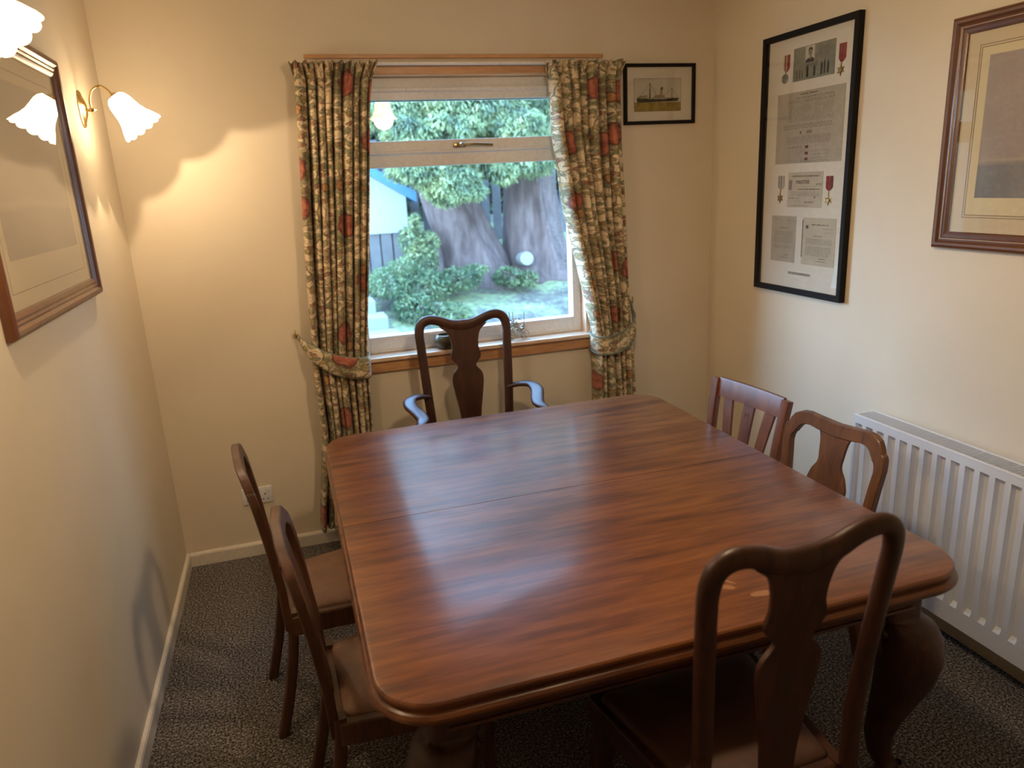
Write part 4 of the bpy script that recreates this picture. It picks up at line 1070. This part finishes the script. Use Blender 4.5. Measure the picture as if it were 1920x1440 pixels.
# ------------------------------------------------------------ garden outside
def leafmat(name, c1, c2, c3):
    m, nt, b = newmat(name); v = coords(nt); f = noise(nt, v, 3.5, 4, .7)
    c = ramp(nt, f, [(.35, c1), (.5, c2), (.65, c3)])
    nt.links.new(c, b.inputs['Base Color']); setin(b, Roughness=.8)
    tr = N(nt, 'ShaderNodeBsdfTranslucent'); nt.links.new(c, tr.inputs[0]); mx = N(nt, 'ShaderNodeMixShader'); mx.inputs[0].default_value = .4
    nt.links.new(b.outputs[0], mx.inputs[1]); nt.links.new(tr.outputs[0], mx.inputs[2]); nt.links.new(mx.outputs[0], nt.nodes['Material Output'].inputs[0])
    return m
M['conifer'] = leafmat('conifer foliage', (0.074, 0.111, 0.074), (0.178, 0.237, 0.118), (0.326, 0.370, 0.178))
M['shrub'] = leafmat('shrub leaves', (0.044, 0.081, 0.044), (0.104, 0.155, 0.074), (0.178, 0.229, 0.111))
M['hedge'] = leafmat('hedge leaves', (0.052, 0.074, 0.059), (0.111, 0.155, 0.096), (0.192, 0.237, 0.133))
M['bark'] = wood('bark', (.045, .030, .028), (.095, .068, .065), (.16, .12, .115), (3, 3, .6), .9, 0, 1.2, .3, .3)
M['cut_wood'] = plain('sawn wood', (0.20, 0.195, 0.18), .8, bscale=12)
M['fence'] = plain('weathered fence boards', (0.111, 0.111, 0.111), .9, bscale=7, var=.15)
M['shed_wall'] = plain('pale shed boards', (0.252, 0.274, 0.274), .7)
M['shed_blue'] = plain('blue painted board', (0.052, 0.163, 0.296), .5)
M['stone'] = plain('pale concrete', (.155, .17, .175), .85, bscale=10)
def ground_mat():
    m, nt, b = newmat('lawn and leaf litter'); v = coords(nt); f = noise(nt, v, 2.2, 5, .65); f2 = noise(nt, v, 14, 3, .7)
    s = mth(nt, 'ADD', mth(nt, 'MULTIPLY', f, .6), mth(nt, 'MULTIPLY', f2, .4))
    nt.links.new(ramp(nt, s, [(.36, (0.044, 0.041, 0.033)), (.47, (0.096, 0.089, 0.070)), (.54, (0.141, 0.178, 0.081)), (.66, (0.244, 0.252, 0.133))]), b.inputs['Base Color']); setin(b, Roughness=.95)
    bump(nt, b, f2, .6, .03); return m
M['lawn'] = ground_mat()
def gz(x, y): return .02 + max(0, y - 4.2) * .26 + .05 * math.sin(x * 1.3 + y)
bm = B(); g = [[bm.verts.new((-8 + 20 * i / 50, .45 + 15 * j / 40, gz(-8 + 20 * i / 50, .45 + 15 * j / 40))) for i in range(51)] for j in range(41)]
for j in range(40):
    for i in range(50): bm.faces.new((g[j][i], g[j][i + 1], g[j + 1][i + 1], g[j + 1][i]))
go = obj('garden_ground', bm, M['lawn'], smooth=True); go['kind'] = 'structure'
def leaves(name, mat, parent, blobs, per, lw, ll, seed, droop=.5, world=True):
    rng = np.random.default_rng(seed); V = []; F = []
    for (cx, cy, cz, rx, ry, rz_) in blobs:
        n = int(per * rx * rz_ * 4)
        d = rng.normal(size=(n, 3)); d /= np.linalg.norm(d, axis=1)[:, None]; rad = rng.uniform(.45, 1, n) ** .6
        c = np.array([cx, cy, cz]) + d * rad[:, None] * np.array([rx, ry, rz_])
        t = d * .7 + rng.normal(size=(n, 3)) * .5; t[:, 2] -= droop; t /= np.linalg.norm(t, axis=1)[:, None]
        s = np.cross(t, rng.normal(size=(n, 3))); s /= np.linalg.norm(s, axis=1)[:, None]
        L = ll * rng.uniform(.6, 1.3, n)[:, None]; Wd = lw * rng.uniform(.7, 1.3, n)[:, None]
        q = np.stack([c - t * L * .5, c + s * Wd * .5, c + t * L * .5, c - s * Wd * .5], 1)
        V.append(q.reshape(-1, 3))
    V = np.concatenate(V)
    if parent is not None: V = V - np.array(root_of(parent).location)
    n = len(V) // 4
    me = bpy.data.meshes.new(name); me.from_pydata(V.tolist(), [], [(4 * i, 4 * i + 1, 4 * i + 2, 4 * i + 3) for i in range(n)]); me.materials.append(mat)
    o = bpy.data.objects.new(name, me); COL.objects.link(o)
    if parent is not None: o.parent = parent
    return o
def tree(name, label, base, path, radii, blobs, per, seed, branches, mat=None):
    rt = thing(name, label, 'tree', base, group='conifers outside the window')
    bm = B(); P = catmull(path, 8); n = len(P)
    rr = [interp([(k / (len(radii) - 1), v) for k, v in enumerate(radii)], i / (n - 1)) for i in range(n)]
    rings = []
    for i, p in enumerate(P):
        rings.append([p + Vector((math.cos(a), math.sin(a), 0)) * rr[i] * (1 + .10 * math.sin(5 * a + i * .2) + .06 * math.sin(9 * a + 1 + i * .1)) for a in [2 * math.pi * k / 36 for k in range(36)]])
    loft(bm, rings); obj('trunk', bm, M['bark'], rt, smooth=True, auto=180)
    for bp in branches:
        bm = B(); q = catmull(bp, 5); sweep(bm, q, [.09 * (1 - .8 * k / (len(q) - 1)) for k in range(len(q))], None, 8); obj('branch', bm, M['bark'], rt, smooth=True)
    leaves('foliage', mat or M['conifer'], rt, blobs, int(per * 2.6), .026, .085, seed, .8)
    return rt
rgt = random.Random(4)
y6 = 6.3
def blobs_row(x0, x1, z0, z1, y0, y1, n, r):
    return [(rgt.uniform(x0, x1), rgt.uniform(y0, y1), rgt.uniform(z0, z1), rgt.uniform(.7, 1.2) * r, rgt.uniform(.7, 1.1) * r, rgt.uniform(.5, .9) * r * .7) for _ in range(n)]
def canopy(n):
    out = []
    for _ in range(n):
        x = rgt.uniform(2.1, 3.65); zb = interp([(2.1, 1.95), (2.25, 1.82), (2.6, 1.60), (2.9, 1.56), (3.2, 1.66), (3.5, 1.90), (3.65, 2.0)], x) + .03
        out.append((x, rgt.uniform(5.0, 5.5), zb + (2.5 - zb) * rgt.random() ** 1.3, rgt.uniform(.14, .26), .22, rgt.uniform(.09, .16)))
    return out
tree1 = tree('conifer_tree', 'broad leaning conifer trunk with low green boughs, left of the pair outside', (3.15, 6.3, .55),
     [(3.25, 6.3, .35), (3.12, 6.3, .9), (2.90, 6.25, 1.5), (2.75, 6.2, 2.4), (2.7, 6.2, 4.5)], [.58, .42, .36, .33, .25],
     [(2.2, 5.6, 2.72, .8, .6, .30), (3.0, 5.5, 2.70, .8, .6, .40), (1.5, 5.6, 2.80, .5, .5, .26), (2.6, 5.8, 3.25, .9, .7, .4)] + canopy(80), 1500, 1,
     [[(2.8, 6.2, 2.2), (2.6, 5.8, 2.4), (2.5, 5.3, 2.2)], [(2.8, 6.2, 2.7), (2.2, 5.9, 2.9), (1.8, 5.6, 2.6)]])
tree2 = tree('conifer_tree', 'thick conifer trunk with a round sawn-off branch, right of the pair outside', (4.15, 6.4, .55),
     [(4.20, 6.4, .40), (4.10, 6.4, .95), (4.05, 6.4, 1.7), (4.05, 6.4, 2.6), (4.1, 6.4, 4.5)], [.56, .42, .35, .30, .25],
     [(3.75, 5.4, 2.15, .55, .5, .35), (4.3, 5.6, 2.5, .6, .5, .4), (3.9, 5.8, 3.0, .9, .7, .4), (4.6, 5.7, 3.0, .7, .6, .4)], 1300, 2,
     [[(4.05, 6.3, 2.3), (3.9, 5.8, 2.5), (3.8, 5.4, 2.3)], [(4.1, 6.3, 2.8), (4.4, 5.9, 2.9), (4.6, 5.6, 2.7)]])
bm = B(); lathe(bm, [(.0001, .10), (.088, .10), (.096, .07), (.096, -.2), (.10, -.4)], 28, align((3.80, 5.90, .76), (-.1, -1, .1)))
tag(obj('sawn_branch', bm, M['cut_wood'], tree2, smooth=True), 'pale round sawn branch end')
# shrubs
def shrub(base, blobs, label, seed, per=1800, mat=None):
    rt = thing('garden_shrub', label, 'shrub', base, group='shrubs outside the window')
    bm = B(); rr = random.Random(seed)
    for k in range(7):
        a = rr.uniform(0, 6.28); sweep(bm, catmull([Vector(base), Vector(base) + Vector((.08 * math.cos(a), .08 * math.sin(a), .12)), Vector(base) + Vector((.16 * math.cos(a), .16 * math.sin(a), .24))], 3), .014, None, 6)
    obj('stems', bm, M['bark'], rt, smooth=True)
    leaves('foliage', mat or M['shrub'], rt, blobs, int(per * 1.8), .028, .075, seed, .2)
shrub((2.15, 5.3, .30), [(1.85, 5.3, .66, .35, .4, .20), (2.25, 5.3, .60, .40, .4, .22), (2.70, 5.4, .62, .34, .3, .16), (2.95, 5.4, .72, .20, .2, .08), (2.0, 5.3, .85, .20, .2, .10)], 'low spreading green shrub outside, right in front of the slatted fence', 21)
shrub((2.2, 4.85, .20), [(2.05, 4.95, .40, .26, .3, .20), (2.40, 4.8, .30, .33, .28, .15)], 'low green shrub outside beside the pale concrete steps', 22)
shrub((2.45, 5.9, .45), [(2.35, 5.9, .85, .26, .3, .26), (2.22, 5.9, 1.12, .14, .2, .20), (2.48, 5.9, 1.05, .15, .2, .18), (2.32, 5.9, 1.30, .09, .1, .16)], 'upright light green shrub outside against the fence, left of the big trunk', 23, mat=M['conifer'])
shrub((3.45, 5.6, .42), [(3.45, 5.6, .58, .22, .22, .14), (3.7, 5.6, .52, .18, .2, .12)], 'small bush outside at the foot of the two trunks', 24)
# fence
rt = thing('garden_fence', 'weathered vertical board fence outside behind the trees and shrubs', 'fence', (3.0, 7.6, .6))
bm = B(); x = -1.5
rf = random.Random(9)
k = 0
while x < 7.5:
    bm2 = B(); h = 2.15 + rf.uniform(-.02, .02); box(bm2, x, x + .13, 7.6, 7.625, .55, h + .3); 
    obj('fence_board', bm2, M['fence'], rt); x += .185
for z in (1.0, 2.0): box(bm, -1.5, 7.5, 7.63, 7.68, z, z + .09)
obj('fence_rail', bm, M['fence'], rt)
# hedge behind everything; its out-of-view height is added, most at right, to block skylight
rt = thing('hedge', 'tall dark green hedge filling the background outside beyond the fence, unseen top raised to block skylight', 'hedge', (3.0, 9.2, .8))
bm = B(); hh = lambda x: 4.6 + 2.5 * min(1, max(0, (x - 2.2) / 2.0))
g = [[bm.verts.new((-4 + 16 * i / 40, 9.4 + .3 * math.sin(i * 1.7 + j), 0.8 + hh(-4 + 16 * i / 40) * j / 16)) for i in range(41)] for j in range(17)]
g2 = [[bm.verts.new((v.co.x, v.co.y + 1.0, v.co.z)) for v in row] for row in g]
for G in (g, g2):
    for j in range(16):
        for i in range(40): bm.faces.new((G[j][i], G[j][i + 1], G[j + 1][i + 1], G[j + 1][i]))
for i in range(40): bm.faces.new((g[16][i], g[16][i + 1], g2[16][i + 1], g2[16][i]))
obj('hedge_core', bm, M['hedge'], rt, smooth=True)
leaves('foliage', M['hedge'], rt, [(a, 9.2, z_, 1.3, .5, 1.0) for a in np.arange(-3, 11, 1.5) for z_ in (1.6, 3.0, 4.6, 6.2) if z_ < 1.0 + hh(a)], 900, .07, .17, 31, .3)
# shed
rt = thing('garden_shed', 'pale shed with a blue sloping roof edge outside at the left of the view', 'shed', (1.15, 6.9, .4))
f3 = lambda u, v, d: Vector((u, 6.5 + d, v))
ax0, ax1, apex, eave = -.03, 2.33, 2.40, 1.66
bm = B(); poly_prism(bm, [(ax0, 1.19), (ax1, 1.19), (ax1, eave), ((ax0 + ax1) / 2, apex), (ax0, eave)], f3, 0, .9); obj('gable_wall', bm, M['shed_wall'], rt)
bm = B()
x = ax0
while x < ax1 - .05:
    box(bm, x, x + .14, 6.52, 6.54, .35, 1.19); x += .165
box(bm, ax0, ax1, 6.56, 7.4, .35, 1.19); obj('boarded_wall', bm, M['fence'], rt)
bm = B(); mx_ = (ax0 + ax1) / 2
for s in (-1, 1):
    e_ = ax1 + .12 if s == 1 else ax0 - .12
    sl = (eave - apex) / (ax1 - mx_)
    ez = apex + sl * (abs(e_ - mx_))
    poly_prism(bm, [(mx_, apex), (e_, ez), (e_, ez + .13), (mx_, apex + .13)], f3, -.14, 1.0)
obj('roof', bm, M['shed_blue'], rt)
# steps
rt = thing('garden_steps', 'pale concrete steps outside the window at the lower left', 'steps', (1.4, 4.4, 0))
bm = B()
for k in range(4): box(bm, .8, 1.74 - .08 * k, 3.9 + .38 * k, 3.9 + .38 * (k + 1) - .001, .0, .30 + .13 * k, .01)
obj('step_blocks', bm, M['stone'], rt)
